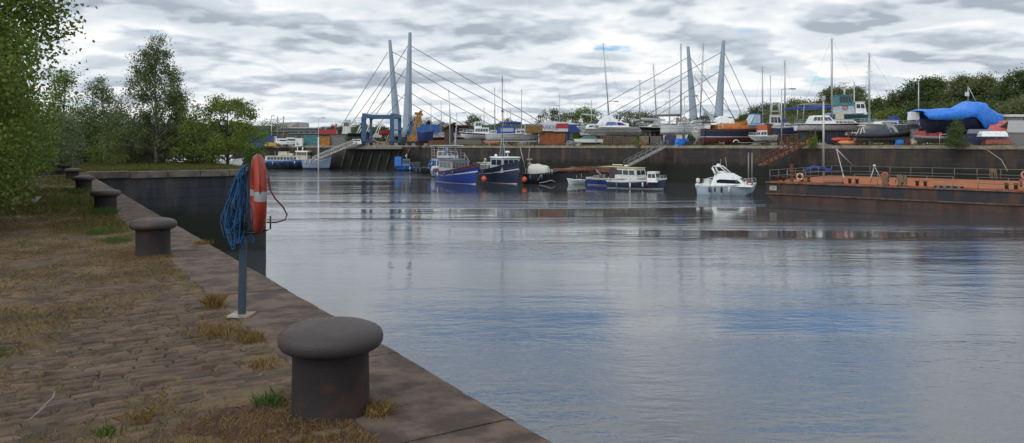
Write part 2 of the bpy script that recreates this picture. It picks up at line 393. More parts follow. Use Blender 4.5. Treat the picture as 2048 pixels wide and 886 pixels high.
# ------------------------------------------------------------------ walls
def wall_mat(name, c1, c2, c3, weed, weedz):
    m = bpy.data.materials.new(name); m.use_nodes = True; n = m.node_tree.nodes; l = m.node_tree.links; b = n['Principled BSDF']; b.inputs['Roughness'].default_value = .85
    t = n.new('ShaderNodeTexCoord'); sp = n.new('ShaderNodeSeparateXYZ'); l.new(t.outputs['Object'], sp.inputs[0])
    cb = n.new('ShaderNodeCombineXYZ'); l.new(sp.outputs[0], cb.inputs[0]); l.new(sp.outputs[2], cb.inputs[1])
    br = n.new('ShaderNodeTexBrick'); l.new(cb.outputs[0], br.inputs[0]); br.inputs['Scale'].default_value = 1; br.inputs['Brick Width'].default_value = 1.3; br.inputs['Row Height'].default_value = .5
    br.inputs['Mortar Size'].default_value = .018; br.inputs['Color1'].default_value = (*c1, 1); br.inputs['Color2'].default_value = (*c2, 1); br.inputs['Mortar'].default_value = (.013, .012, .012, 1)
    nz = n.new('ShaderNodeTexNoise'); mp = n.new('ShaderNodeMapping'); l.new(t.outputs['Object'], mp.inputs[0]); mp.inputs['Scale'].default_value = (.7, .7, .09); l.new(mp.outputs[0], nz.inputs['Vector'])
    nz.inputs['Scale'].default_value = 1.2; nz.inputs['Detail'].default_value = 8; nz.inputs['Roughness'].default_value = .65
    mr = n.new('ShaderNodeMapRange'); mr.interpolation_type = 'SMOOTHSTEP'; l.new(nz.outputs[0], mr.inputs[0]); mr.inputs[1].default_value = .45; mr.inputs[2].default_value = .68
    mx1 = n.new('ShaderNodeMix'); mx1.data_type = 'RGBA'; l.new(mr.outputs[0], mx1.inputs[0]); l.new(br.outputs[0], mx1.inputs[6]); mx1.inputs[7].default_value = (*c3, 1)
    nz2 = n.new('ShaderNodeTexNoise'); l.new(t.outputs['Object'], nz2.inputs['Vector']); nz2.inputs['Scale'].default_value = .8; nz2.inputs['Detail'].default_value = 6
    ad = n.new('ShaderNodeMath'); ad.operation = 'MULTIPLY_ADD'; l.new(nz2.outputs[0], ad.inputs[0]); ad.inputs[1].default_value = -1.8; l.new(sp.outputs[2], ad.inputs[2])
    mr2 = n.new('ShaderNodeMapRange'); mr2.interpolation_type = 'SMOOTHSTEP'; l.new(ad.outputs[0], mr2.inputs[0]); mr2.inputs[1].default_value = weedz - .9 - .5; mr2.inputs[2].default_value = weedz - .9 + .5; mr2.inputs[3].default_value = 1; mr2.inputs[4].default_value = 0
    mx2 = n.new('ShaderNodeMix'); mx2.data_type = 'RGBA'; l.new(mr2.outputs[0], mx2.inputs[0]); l.new(mx1.outputs[2], mx2.inputs[6]); mx2.inputs[7].default_value = (*weed, 1)
    l.new(mx2.outputs[2], b.inputs['Base Color'])
    bp = n.new('ShaderNodeBump'); bp.inputs['Strength'].default_value = .8; bp.inputs['Distance'].default_value = .08; l.new(nz2.outputs[0], bp.inputs['Height']); l.new(bp.outputs[0], b.inputs['Normal'])
    return m
WALLM = wall_mat('far_dock_masonry', (.040, .034, .031), (.024, .022, .022), (.075, .048, .034), (.008, .011, .006), 2.7)
WALLN = wall_mat('basin_dock_masonry', (.030, .035, .048), (.018, .022, .032), (.060, .058, .060), (.009, .013, .007), 2.3)
COPE = mat('coping_concrete', (.30, .27, .22), .9, col2=(.17, .15, .12), sc=1.5, thr=.5, soft=.2, bump=.5, bsc=12, det=9)
COPEN = mat('worn_granite_coping', (.120, .080, .060), .85, col2=(.045, .030, .023), sc=3.2, thr=.5, soft=.10, bump=1.0, bsc=75, det=12, bdist=.012)
def dock_wall(p0, p1, z0, z1, m, cope, label, name='dock_wall', cm=None, group=None, th=1.2, ch=.38):
    # local x runs p0 -> p1, visible face towards local -y
    p0 = Vector(p0); p1 = Vector(p1); d = p1 - p0; L = d.length; rz = math.atan2(d.y, d.x)
    t = thing(name, label, 'wall', (p0.x, p0.y, 0), rz, group)
    mb = MB(); n = max(1, int(L / 8))
    for i in range(n):
        a, b = i / n, (i + 1) / n; za, zb = z0 + (z1 - z0) * a, z0 + (z1 - z0) * b
        mb.add([(L * a, 0, -1), (L * b, 0, -1), (L * b, 0, zb - ch), (L * a, 0, za - ch), (L * a, th, -1), (L * b, th, -1), (L * b, th, zb - ch), (L * a, th, za - ch)],
               [(0, 1, 2, 3), (5, 4, 7, 6), (3, 2, 6, 7)] + ([(4, 0, 3, 7)] if i == 0 else []) + ([(1, 5, 6, 2)] if i == n - 1 else []))
    mb.build('face', m, t)
    if cope:
        mb = MB(); s = 0; r = random.Random(int(L * 10))
        while s < L - .05:
            e = min(L, s + r.uniform(1.4, 2.4)); za = z0 + (z1 - z0) * (s + e) / 2 / L + r.uniform(-.02, .02)
            mb.box(((s + e) / 2, th / 2 - .05 + r.uniform(-.02, .02), za - ch / 2 + .004), (e - s - .03, th + .1, ch)); s = e
        mb.build('coping', cm or COPE, t)
    return t
PL = [(120, 34.4), (56.2, 85), (-13, 140), (-19.8, 158), (-36.5, 160), (-56, 165), (-160, 200)]
# walls face the water: run them left -> right so local -y points to the camera
far_lab = ['dark stone dock wall behind the rusty barge at the right edge', 'long dark stone dock wall behind the moored boats and under the boatyard',
           'short return of the dock wall beside the travel hoist slip', 'dark dock wall with leaning fender piles under the blue travel hoist',
           'stub of dock wall left of the aluminium lattice gangway', 'low dark quay wall behind the tug, topped by blue container and vans']
for i in range(len(PL) - 1):
    a, b = PL[i + 1], PL[i]
    w = dock_wall(a, b, zq(a[0]), zq(b[0]), WALLM, True, far_lab[i], group='far dock walls')
    if i == 3:
        for k in range(8):
            x = 2 + k * 1.9
            MB().tube((x + .5, -.22, 4.3), (x - .9, -.5, -.5), .12, .12).build('fender_pile', mat('bleached_pile', (.10, .11, .11), .9, col2=(.04, .04, .04), sc=2), w)
        MB().box((8.5, -.9, 4.35), (12, 1.8, .35)).build('hoist_beam', BLOCK, w)
PLg = [(p[0], p[1] + 1.0) for p in PL]
mb = MB(); k = len(PLg); vs = []
for x, y in PLg: vs.append((x, y, zq(x) - .02))
for x, y in PLg: vs.append((x * 1.0 + (x + 20) * 12, 2600, zq(max(-160, min(120, x))) - .02))
mb.add(vs, [(i, i + k, i + 1 + k, i + 1) for i in range(k - 1)])
tag(mb.build('yard_ground', YARDG), kind='structure')

t = thing('quay_edge', 'near stone quay edge of worn slabs running away to the corner', 'wall', (0, 0, QZ), QROT)
mb = MB(); u = -6.0; r = random.Random(5)
while u < 43.4:
    e = min(43.5, u + r.uniform(1.15, 1.75)); dz = r.uniform(-.006, .004); g = .006
    prof = [(1.575, -.45), (1.575, -.012 + dz), (1.59, dz), (2.335, dz - .004), (2.37, dz - .018), (2.392, dz - .045), (2.40, dz - .09), (2.40, -.45)]
    st = max(3, int((e - u) / .09)); vs = []; P_n = len(prof)
    for i in range(st + 1):
        y = u + g + (e - u - 2 * g) * i / st; chip = (r.random() < .12) * r.uniform(.004, .016)
        for j, (a, b) in enumerate(prof):
            ed = 3 <= j <= 6; vs.append((a + r.uniform(-.003, .003) - (chip if 4 <= j <= 6 else 0), y, b + r.uniform(-.002, .002) - (chip * .8 if 4 <= j <= 5 else 0) + (.004 * math.sin(y * 3.1 + a * 7) if ed or j == 2 else 0)))
    mb.add(vs, [(i * P_n + j + 1, i * P_n + j, (i + 1) * P_n + j, (i + 1) * P_n + j + 1) for i in range(st) for j in range(P_n - 1)] + [tuple(range(P_n)), tuple(st * P_n + j for j in range(P_n))[::-1]], smooth=False); u = e
mb.build('coping', COPEN, t)
MB().box((1.4, 18.75, -QZ / 2 - .73), (1.9, 49.5, QZ + .55)).build('face', WALLN, t)
t2 = dock_wall(uv(43.5, 2.4), uv(43.5, 10.8), QZ, QZ, WALLN, True, 'dark basin wall with pale coping across the end of the near quay', cm=mat('dull_coping', (.15, .135, .11), .9, col2=(.08, .07, .06), sc=1.5, bump=.5, bsc=12), th=1.2, ch=.32)
mb = MB(); mb.box((8.15, -.12, QZ / 2 - .1), (.95, .22, QZ + .9 )); mb.build('fender', mat('timber_fender', (.035, .036, .038), .9, col2=(.02, .02, .02), sc=3), t2)
dock_wall(uv(43.5, 10.8) + Vector((0, 0, 0)), uv(57, 10.8), QZ, QZ, WALLN, True, 'end wall of the grassy pier, round the corner', th=1.0, ch=.32)

# ------------------------------------------------------------------ bollards
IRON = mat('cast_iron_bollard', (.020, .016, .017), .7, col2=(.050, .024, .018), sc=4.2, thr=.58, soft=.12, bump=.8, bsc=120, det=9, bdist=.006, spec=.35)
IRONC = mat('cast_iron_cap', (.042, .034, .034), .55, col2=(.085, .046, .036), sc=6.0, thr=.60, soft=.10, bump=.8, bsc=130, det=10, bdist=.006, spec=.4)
bl = ['nearest big rusty mooring bollard in the foreground', 'second nearest iron mooring bollard, behind the lifebuoy post', 'third mooring bollard along the quay, tuft of grass at its foot',
      'fourth mooring bollard along the quay', 'fifth mooring bollard along the quay, small in the distance', 'sixth, farthest mooring bollard by the quay corner']
b0 = thing('mooring_bollard', bl[0], 'bollard', uv(BOLL[0][1], BOLL[0][0], QZ), 0, 'iron mooring bollards along the quay')
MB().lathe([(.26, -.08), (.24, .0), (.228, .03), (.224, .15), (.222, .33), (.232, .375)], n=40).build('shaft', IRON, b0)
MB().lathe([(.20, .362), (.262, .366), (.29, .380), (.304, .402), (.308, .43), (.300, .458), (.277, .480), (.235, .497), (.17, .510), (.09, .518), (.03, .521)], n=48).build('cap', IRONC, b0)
rp = random.Random(17)
for ch in b0.children:        # worn, pitted casting: nothing quite round
    ph = [(rp.uniform(0, 6.28), rp.choice((2, 3, 5, 7)), rp.uniform(.001, .0035)) for _ in range(5)]
    for v in ch.data.vertices:
        w = math.atan2(v.co.y, v.co.x); k = 1 + sum(a * math.sin(n * w + p_ + v.co.z * 9) for p_, n, a in ph) + rp.uniform(-.0015, .0015); v.co.x *= k; v.co.y *= k; v.co.z += rp.uniform(-.0012, .0012)
for i in range(1, 6): copy_tree(b0, uv(BOLL[i][1], BOLL[i][0], QZ), i * 1.3, bl[i])

# ------------------------------------------------------------------ lifebuoy post, ring, rope
PB = uv(7.30, 1.64, QZ); PX = Vector((PB.x, PB.y, QZ))
def pxy(x, y, D=7.09): return at(x, y, D) - PX
t = thing('lifebuoy_post', 'blue grey steel post bolted to the quay, carrying the orange lifebuoy', 'post', PX, 0)
STEELB = mat('blue_grey_post_paint', (.020, .042, .068), .55, col2=(.03, .05, .07), sc=9, thr=.55)
MB().box((.015, 0, .66), (.056, .056, 1.32), ry=R(1.0)).build('pole', STEELB, t)
MB().box((0, 0, .008), (.20, .20, .016)).build('base_plate', mat('pale_base_plate', (.36, .34, .30), .8, col2=(.2, .15, .1), sc=12), t)
mb = MB()
for s in (-1, 1):
    y = s * .10
    mb.path([(.03, 0, .765), (.06, y, .765), (.20, y * .9, .765), (.235, y * .9, .78), (.235, y * .9, .90)], .008, 6).build('bracket', mat('bracket_steel', (.03, .03, .035), .5, metal=.5), t); mb = MB()
MB().path([(.06, -.10, .92), (.06, -.10, .765)], .008, 6).build('bracket', MATS['bracket_steel'], t)
# ring: elliptical section, plane nearly along the quay
ORING = mat('orange_lifebuoy', (.27, .020, .008), .6, col2=(.26, .05, .03), sc=3.5, thr=.6, soft=.1)
REFL = mat('reflective_tape', (.27, .28, .29), .4)
lr = thing('lifebuoy', 'orange lifebuoy with grey reflective bands hung edge-on on the near post', 'lifebuoy', PX + Vector((.152, 0, 1.106)), R(112))
def ring_part(a0, a1, sc, n=14):
    mb = MB(); vs = []; fs = []; kk = 14; full = a1 - a0 > 6.2
    m = n if full else n + 1
    for i in range(m):
        w = a0 + (a1 - a0) * i / n
        for j in range(kk):
            q = 2 * math.pi * j / kk; rr = .285 + .078 * sc * math.cos(q); vs.append((math.cos(w) * rr, .054 * sc * math.sin(q), math.sin(w) * rr))
    for i in range(n):
        for j in range(kk):
            i2 = (i + 1) % m; fs.append((i * kk + j, i * kk + (j + 1) % kk, i2 * kk + (j + 1) % kk, i2 * kk + j))
    return mb.add(vs, fs, smooth=True)
ring_part(0, 2 * math.pi, 1, 56).build('ring', ORING, lr)
for a in (0, 90, 180, 270): ring_part(R(a - 7), R(a + 7), 1.035, 6).build('reflective_band', REFL, lr)
mb = MB()
for a in (45, 135, 225, 315):
    if a == 225: continue
    a0, a1 = a - 40, a + 40; mb.path([(math.cos(R(a0 + (a1 - a0) * i / 8)) * (.37 + .02 * math.sin(math.pi * i / 8)), .01, math.sin(R(a0 + (a1 - a0) * i / 8)) * (.37 + .02 * math.sin(math.pi * i / 8))) for i in range(9)], .006, 6)
mb.path([(-.30, -.055, .16), (-.33, -.075, .06), (-.32, -.12, -.02), (-.30, -.19, -.10), (-.28, -.225, -.17), (-.28, -.21, -.215), (-.28, -.13, -.235), (-.29, -.05, -.23)], .0075, 6)
mb.path([(-.25, -.05, .24), (-.29, -.066, .18), (-.33, -.078, .06)], .0075, 6)
mb.build('grab_rope', mat('dark_red_rope', (.10, .03, .03), .8), lr)
# tangled blue throw line
rl = thing('throw_line', 'tangled blue rope hanging in loops from the lifebuoy post', 'rope', PX, 0)
BR = mat('blue_polyrope', (.007, .050, .14), .8, col2=(.014, .09, .22), sc=25, bump=.4, bsc=150)
mb = MB(); r = random.Random(12)
top = Vector((.055, -.07, 1.38))
for k in range(24):
    lx = r.uniform(-.155, .02); bz = r.uniform(.64, .98); wob = r.uniform(-.03, .03); yy = r.uniform(-.14, -.05)
    pts = [top + Vector((r.uniform(-.01, .01), r.uniform(-.02, .02), -.01 * r.random()))]
    for (fx, fz) in ((.45, .25), (.85, .5), (1.05, .75), (.95, .95), (.75, 1.02), (.5, .95), (.35, .7), (.3, .4), (.15, .15)):
        pts.append(Vector((top.x + (lx - .02) * fx * 1.0 + r.uniform(-.022, .022) + (wob if fz > .5 else 0), yy + r.uniform(-.03, .03), top.z + (bz - top.z) * fz + r.uniform(-.01, .01))))
    P_ = []
    for i in range(len(pts) - 1):       # smooth by Catmull-Rom
        p0, p1, p2, p3 = pts[max(i - 1, 0)], pts[i], pts[i + 1], pts[min(i + 2, len(pts) - 1)]
        for q in range(4):
            s_ = q / 4; P_.append(.5 * ((2 * p1) + (p2 - p0) * s_ + (2 * p0 - 5 * p1 + 4 * p2 - p3) * s_ ** 2 + (3 * p1 - p0 - 3 * p2 + p3) * s_ ** 3))
    mb.path(P_ + [pts[-1]], .0058, 5)
for pts in ([(500, 420), (492, 450), (484, 470), (480, 480), (478, 472)], [(470, 440), (476, 470), (471, 485), (470, 499)], [(468, 430), (470, 455), (473, 475), (468, 492)], [(486, 455), (500, 478), (508, 487), (506, 475), (502, 470)], [(465, 415), (462, 440), (470, 460), (478, 455), (473, 440)], [(497, 400), (506, 430), (496, 470), (488, 462)]):
    P0 = [pxy(a, b, 7.0) for a, b in pts]; P_ = []
    for i in range(len(P0) - 1):
        p0, p1, p2, p3 = P0[max(i - 1, 0)], P0[i], P0[i + 1], P0[min(i + 2, len(P0) - 1)]
        for q in range(5):
            s_ = q / 5; P_.append(.5 * ((2 * p1) + (p2 - p0) * s_ + (2 * p0 - 5 * p1 + 4 * p2 - p3) * s_ ** 2 + (3 * p1 - p0 - 3 * p2 + p3) * s_ ** 3))
    mb.path(P_ + [P0[-1]], .0058, 5)
mb.build('coil', BR, rl)
# far lifebuoy among the bushes
p = at(156, 325, 54); p.z = QZ - .05
t = thing('lifebuoy_post', 'small blue post far down the quay among the bushes', 'post', p, 0)
MB().box((0, 0, .35), (.42, .3, .7)).box((0, 0, .9), (.1, .1, .5)).build('pole', mat('blue_box_paint', (.03, .10, .32), .6), t)
t = thing('lifebuoy', 'small orange lifebuoy on the far blue post in front of the bushes', 'lifebuoy', p + Vector((0, -.12, 1.05)), R(70))
ring_part(0, 2 * math.pi, 1, 30).build('ring', ORING, t)
# litter by the bushes
p = at(24, 407, 19.4); p.z = QZ
mb = MB(); r = random.Random(4)
for k in range(9):
    a = Vector((-.75 + k * .17, r.uniform(-.08, .08), r.uniform(.01, .03))); b = a + Vector((r.uniform(.05, .2), r.uniform(-.1, .1), r.uniform(.06, .17)))
    mb.add([a, a + Vector((.1, .06, -.01)), b + Vector((.1, .05, 0)), b, a + Vector((0, .01, -.012)), a + Vector((.1, .07, -.022)), b + Vector((.1, .06, -.012)), b + Vector((0, .01, -.012))], [(0, 1, 2, 3), (7, 6, 5, 4), (0, 4, 5, 1), (1, 5, 6, 2), (2, 6, 7, 3), (3, 7, 4, 0)])
tag(mb.build('plastic_scrap', mat('dirty_white_plastic', (.42, .43, .42), .6), loc=p), 'crumpled white plastic scrap lying at the edge of the bushes', 'litter')
tag(MB().box((0, 0, .04), (.55, .05, .05), rz=.1).build('wooden_stick', WOOD, loc=at(64, 402, 19.8) * 1 + Vector((0, 0, 0))), 'thin weathered wooden stick on the ground beside the white scrap', 'stick')
bpy.data.objects['wooden_stick'].location.z = QZ
# ------------------------------------------------------------------ foliage
def leafmat(name, c, v=.35, tr=.35): return mat(name, c, .6, var=v, trans=tr, spec=.25)
LEAF = {'mid': leafmat('leaf_mid_green', (.125, .20, .036)), 'dark': leafmat('leaf_dark_green', (.075, .125, .032)), 'yel': leafmat('leaf_yellow_green', (.135, .18, .034)),
        'birch': leafmat('leaf_birch', (.12, .155, .06)), 'pale': leafmat('leaf_pale_willow', (.15, .18, .10)), 'far': leafmat('leaf_far_green', (.10, .145, .048), .35, .45), 'far2': leafmat('leaf_far_olive', (.15, .17, .075), .35, .45),
        'conif': leafmat('needle_dark', (.018, .038, .022), .25, .1), 'blos': leafmat('leaf_blossom', (.12, .14, .085), .4), 'far3': leafmat('leaf_far_dark', (.065, .10, .04), .35, .45)}
BARK = mat('bark_brown', (.05, .04, .03), .95, bump=.5, bsc=20); BIRCHB = mat('birch_bark', (.30, .29, .26), .8, col2=(.05, .045, .04), sc=6, thr=.55, streak=2)
def leaves(name, C, size, m, parent, rs, asp=.68, flat=0.0):
    n = len(C); a = rs.randn(n, 3); a[:, 2] *= (1 - flat); a /= np.linalg.norm(a, axis=1)[:, None] + 1e-9
    b = rs.randn(n, 3); b -= (b * a).sum(1)[:, None] * a; b /= np.linalg.norm(b, axis=1)[:, None] + 1e-9
    s = (size * (.6 + .8 * rs.rand(n)))[:, None]
    v = np.stack([C - a * s * .5, C + b * s * asp * .5, C + a * s * .5, C - b * s * asp * .5], 1).reshape(-1, 3)
    o = np_mesh(name, v, np.arange(4 * n).reshape(n, 4), m); 
    if parent: o.parent = parent
    return o
def tree(label, base, h, crown, leafk, nclu, per, lsize, seed, name='tree', cat='tree', shape='round', trunk_r=.12, bark=None, csize=.5, group=None, low=.25, lean=(0, 0), stems=1, gap=0.0):
    # crown = (rx, ry); shape round / cone / spire / broad ; low = where the crown starts as a fraction of h
    rs = np.random.RandomState(seed); t = thing(name, label, cat, base, 0, group)
    bark = bark or BARK; Cs = []; zs0 = h * low; mbt = MB(); r = random.Random(seed)
    for k in range(nclu):
        f = (1 - rs.rand() ** .62) if shape in ('cone', 'spire') else rs.rand(); w = rs.rand() * 6.283
        z = zs0 + (h - zs0) * f
        if shape == 'cone': rad = (1 - f) ** .75 * .95 + .05
        elif shape == 'spire': rad = (1 - f) * .95 + .04
        elif shape == 'broad': rad = math.sqrt(max(0, 1 - (2 * f - .8) ** 2 / 1.5)) * .95 + .05
        else: rad = math.sqrt(max(0.0, 1 - (2 * f - 1) ** 2)) * .9 + .1
        rad *= (.45 + .55 * math.sqrt(rs.rand())) * (1 + .22 * math.sin(3 * w + seed) + .15 * math.sin(5 * f * 6 + 2 * w))
        Cs.append((math.cos(w) * rad * crown[0] + lean[0] * f, math.sin(w) * rad * crown[1] + lean[1] * f, z))
    Cs = np.array(Cs)
    cs = csize * (.5 + rs.rand(nclu))
    P = []
    for c, s in zip(Cs, cs):
        k = max(4, int(per * (s / csize) ** 1.3)); P.append(c + rs.randn(k, 3) * s * np.array([.5, .5, .36]))
    leaves('crown', np.concatenate(P), lsize, LEAF[leafk], t, rs)
    # trunk and limbs
    for s_ in range(stems):
        ox = (s_ - (stems - 1) / 2) * trunk_r * 3; pts = []
        for i in range(7): f = i / 6; pts.append((ox * (1 + 2 * f) + lean[0] * f + r.uniform(-.03, .03) * h * .5 * f, lean[1] * f + r.uniform(-.03, .03) * h * .5 * f, -.15 + h * .92 * f))
        mbt.path(pts, 0, 8, rs=[trunk_r * (1.15 - .98 * i / 6) for i in range(7)])
        idx = rs.choice(nclu, min(nclu, int(14 + nclu * .22)), replace=False)
        for j in idx[s_::stems]:
            c = Vector(Cs[j]); zb = max(h * .12, c.z - (.35 + .3 * r.random()) * math.hypot(c.x, c.y) - .1 * h * r.random()); f = min(zb / (h * .92), 1)
            k = int(min(f * 6, 5)); a = Vector(pts[k]).lerp(Vector(pts[k + 1]), f * 6 - k); m_ = a.lerp(c, .5) + Vector((r.uniform(-.1, .1), r.uniform(-.1, .1), .05)) * (c - a).length
            r0 = trunk_r * (.42 - .3 * f); mbt.path([a, m_, c], 0, 5, rs=[r0, r0 * .6, r0 * .2])
    mbt.build('trunk', bark, t)
    return t
def g(u, v): p = uv(u, v, QZ - .06); return p
# the near left bank
tree('tall broadleaf tree overhanging the top left corner with gaps in its crown', g(19.5, -3.55), 9.6, (3.35, 3.3), 'mid', 330, 240, .095, 5, shape='broad', trunk_r=.22, csize=.52, low=.30)
tree('dense green tree behind the corner tree on the left bank', g(25, -3.9), 9.6, (3.6, 3.5), 'mid', 200, 330, .115, 6, shape='round', trunk_r=.18, csize=.85, low=.05)
tree('leafy green tree at the left edge of the quay', g(18.0, -3.0), 5.4, (2.5, 2.4), 'mid', 170, 300, .09, 7, shape='round', trunk_r=.1, csize=.6, low=.03)
tree('yellow green bush at the lower left edge beside the path', g(16.2, -1.7), 3.3, (1.55, 1.5), 'yel', 170, 260, .065, 8, name='bush', cat='bush', shape='round', trunk_r=.05, csize=.42, low=.02)
tree('low mid green bush behind the yellow green one', g(21.0, -1.5), 3.2, (1.45, 1.6), 'yel', 120, 240, .08, 9, name='bush', cat='bush', shape='round', trunk_r=.05, csize=.45, low=.02)
tree('bright green bush on the left bank further along', g(27.5, -2.0), 4.6, (2.2, 2.3), 'mid', 160, 230, .10, 10, name='bush', cat='bush', shape='round', trunk_r=.06, csize=.6, low=.02)
tree('dark feathery tree rising behind the left bushes', g(37, -3.2), 7.7, (2.6, 2.4), 'dark', 120, 170, .13, 11, shape='cone', trunk_r=.14, csize=.65, low=.05)
tree('green bush growing over the path before the corner', g(35, -1.3), 3.6, (1.7, 1.7), 'mid', 90, 140, .12, 12, name='bush', cat='bush', shape='round', trunk_r=.06, csize=.5, low=.02)
tree('pale silvery willow bush beside the far lifebuoy', g(42, .3), 3.0, (1.5, 1.3), 'pale', 60, 130, .10, 13, name='bush', cat='bush', shape='round', trunk_r=.05, csize=.42, low=.04)
tree('dark tree beyond the silvery willow bush', g(50, -2.0), 7.4, (2.3, 2.2), 'dark', 100, 150, .15, 14, shape='cone', trunk_r=.14, csize=.7, low=.05)
def tg(x, D, dy=0): p = at(x, 325, D); p.z = QZ - .06; return p
tree('slender grey green birch left of the big birch', tg(196, 55), 5.9, (2.3, 1.9), 'birch', 120, 110, .11, 15, shape='cone', trunk_r=.09, bark=BIRCHB, csize=.5, low=.12, stems=2)
tree('tall pointed silver birch standing on the grassy pier', tg(313, 50.5), 8.2, (2.9, 2.6), 'birch', 240, 120, .11, 16, shape='cone', trunk_r=.12, bark=BIRCHB, csize=.46, low=.14)
tree('spreading green tree at the right end of the grassy pier', tg(455, 47.5), 4.1, (1.95, 1.9), 'yel', 85, 110, .12, 17, shape='broad', trunk_r=.10, csize=.42, low=.22)
tree('thin grey tree between the two birches', tg(240, 56), 5.0, (1.5, 1.5), 'pale', 45, 60, .12, 18, shape='cone', trunk_r=.06, bark=BIRCHB, csize=.5, low=.1, stems=2)
tree('round green bush under the right side of the tall birch', tg(398, 50), 2.7, (1.7, 1.3), 'yel', 60, 100, .12, 19, name='bush', cat='bush', shape='round', trunk_r=.05, csize=.45, low=.03)
tree('olive brown scrub under the tall birch', tg(330, 52), 2.3, (2.0, 1.5), 'far2', 60, 90, .12, 20, name='bush', cat='bush', shape='round', trunk_r=.05, csize=.5, low=.03)
tree('olive brown scrub between the birches', tg(262, 52), 2.4, (1.9, 1.5), 'far2', 60, 90, .12, 21, name='bush', cat='bush', shape='round', trunk_r=.05, csize=.5, low=.03)
tree('dark green bush left of the slender birch', tg(186, 53.5), 2.8, (1.7, 1.4), 'dark', 60, 100, .12, 22, name='bush', cat='bush', shape='round', trunk_r=.05, csize=.5, low=.03)
tree('green tree just left of the slender birch', tg(128, 60), 6.9, (2.4, 2.0), 'mid', 90, 110, .15, 24, shape='cone', trunk_r=.1, csize=.65, low=.05)
tree('small leafy shrub at the right tip of the grassy pier', tg(500, 52.5), 2.4, (1.1, 1.0), 'mid', 35, 80, .11, 25, name='bush', cat='bush', shape='round', trunk_r=.04, csize=.4, low=.1)
for i, (x, D, h) in enumerate(((230, 49, .9), (352, 49.5, 1.1), (426, 49, .9), (205, 47.5, .7))):
    tree(('small green sapling on the grass before the scrub', 'leafy sapling right of the birch trunk', 'low sapling beside the spreading tree', 'low green sapling nearest the basin corner')[i], tg(x, D), h * 1.6, (.7, .6), 'yel', 14, 60, .09, 60 + i, name='sapling', cat='sapling', trunk_r=.02, csize=.3, low=.1)
mb = MB(); p = tg(212, 50.5)
mb.path([(0, 0, 0), (-.15, 0, .5), (-.05, .1, 1.0), (-.3, 0, 1.6)], 0, 6, rs=[.07, .055, .04, .02]); mb.path([(-.1, 0, .4), (.4, .1, .15), (.9, .1, .02)], 0, 5, rs=[.05, .035, .015])
tag(mb.build('dead_branch', BIRCHB, loc=p), 'bent pale dead branch sticking out of the pier grass', 'branch')

# grass: blades as one mass each
def blades(name, pts, h, w, m, seed, spread=.5, local=True):
    rs = np.random.RandomState(seed); n = len(pts); ang = rs.rand(n) * 6.283; hh = h * (.5 + rs.rand(n)); ln = rs.randn(n, 2) * spread * hh[:, None]
    d = np.stack([np.cos(ang), np.sin(ang), np.zeros(n)], 1) * (w * (.6 + .8 * rs.rand(n)))[:, None]
    tip = pts + np.stack([ln[:, 0], ln[:, 1], hh], 1); mid_ = pts + np.stack([ln[:, 0] * .35, ln[:, 1] * .35, hh * .6], 1)
    v = np.stack([pts - d / 2, pts + d / 2, mid_ + d * .35, tip, mid_ - d * .35], 1).reshape(-1, 3)
    o = np_mesh(name, v, np.arange(5 * n).reshape(n, 5), m); tag(o, kind='stuff')
    return qroot(o) if local else o
DRY = mat('dry_grass_blades', (.20, .135, .050), .9, var=.45, trans=.2, spec=.1); OLV = mat('olive_grass_blades', (.12, .118, .036), .85, var=.35, trans=.25, spec=.15); GRN = mat('green_grass_blades', (.075, .13, .03), .8, var=.3, trans=.25, spec=.2)
rs = np.random.RandomState(21)
def scatter(n, v0, v1, u0, u1, wfun, seed, up=1.0):
    rs = np.random.RandomState(seed); v = v0 + (v1 - v0) * rs.rand(n); u = u0 + (u1 - u0) * rs.rand(n) ** up; k = rs.rand(n) < wfun(v, u); v, u = v[k], u[k]
    return np.stack([v, u, soil_h(v, u) - .004], 1)
wf = lambda v, u: np.clip(.75 - 1.1 * expose(v, u) + (fbm(v * 1.5, u * 1.5, 77, 3) - .5) * 2.6, 0, 1)
blades('dry_grass', scatter(170000, -1.5, 1.55, 3.6, 22, wf, 1, 1.3), .024, .004, DRY, 2, .9)
blades('olive_grass', scatter(30000, -1.5, 1.55, 3.6, 22, lambda v, u: np.clip((fbm(v * .9 + 9, u * .9, 78, 3) - .50) * 5, 0, 1), 3), .03, .005, OLV, 4, .7)
blades('verge_grass', scatter(60000, -3.5, 1.5, 15, 44, lambda v, u: np.clip(.35 + (fbm(v * .8, u * .5, 79, 3) - .5) * 2 + np.clip(-v * .3 - .1, 0, .6), 0, 1), 5), .09, .014, OLV, 6, .5)
tufts = [(1.50, 7.85, .09, .11, 420, 0), (1.55, 6.4, .16, .05, 700, 0), (1.30, 6.75, .22, .06, 500, 0), (1.74, 4.30, .10, .06, 420, 0), (1.24, 4.75, .09, .07, 260, 1), (1.60, 11.5, .16, .035, 260, 0), (1.3, 11.3, .25, .03, 300, 0), (2.25, 12.7, .13, .06, 260, 0),
         (1.15, 13.6, .22, .07, 900, 1), (1.05, 15.0, .3, .07, 1000, 1), (1.35, 18.7, .25, .14, 900, 1), (1.2, 26.2, .3, .16, 700, 1), (.9, 22, .4, .12, 900, 1), (1.3, 33.2, .3, .15, 500, 1), (.35, 4.75, .07, .045, 140, 1), (.55, 4.9, .12, .04, 200, 0), (-.25, 6.9, .15, .05, 300, 1), (1.4, 5.6, .1, .045, 260, 0)]
for kind_, m_, nm in ((0, DRY, 'dry_tufts'), (1, GRN, 'green_tufts')):
    P = []; Hh = []
    for v, u, s, h, n, k in tufts:
        if k != kind_: continue
        q = np.stack([v + rs.randn(n) * s * .5, u + rs.randn(n) * s * .6, np.zeros(n) - .01], 1)
        q = q[(q[:, 0] < 1.6) | (n < 430)]; P.append(q); Hh.append(np.full(len(q), h))
    o = blades(nm, np.concatenate(P), np.concatenate(Hh), .005, m_, 8, .45)
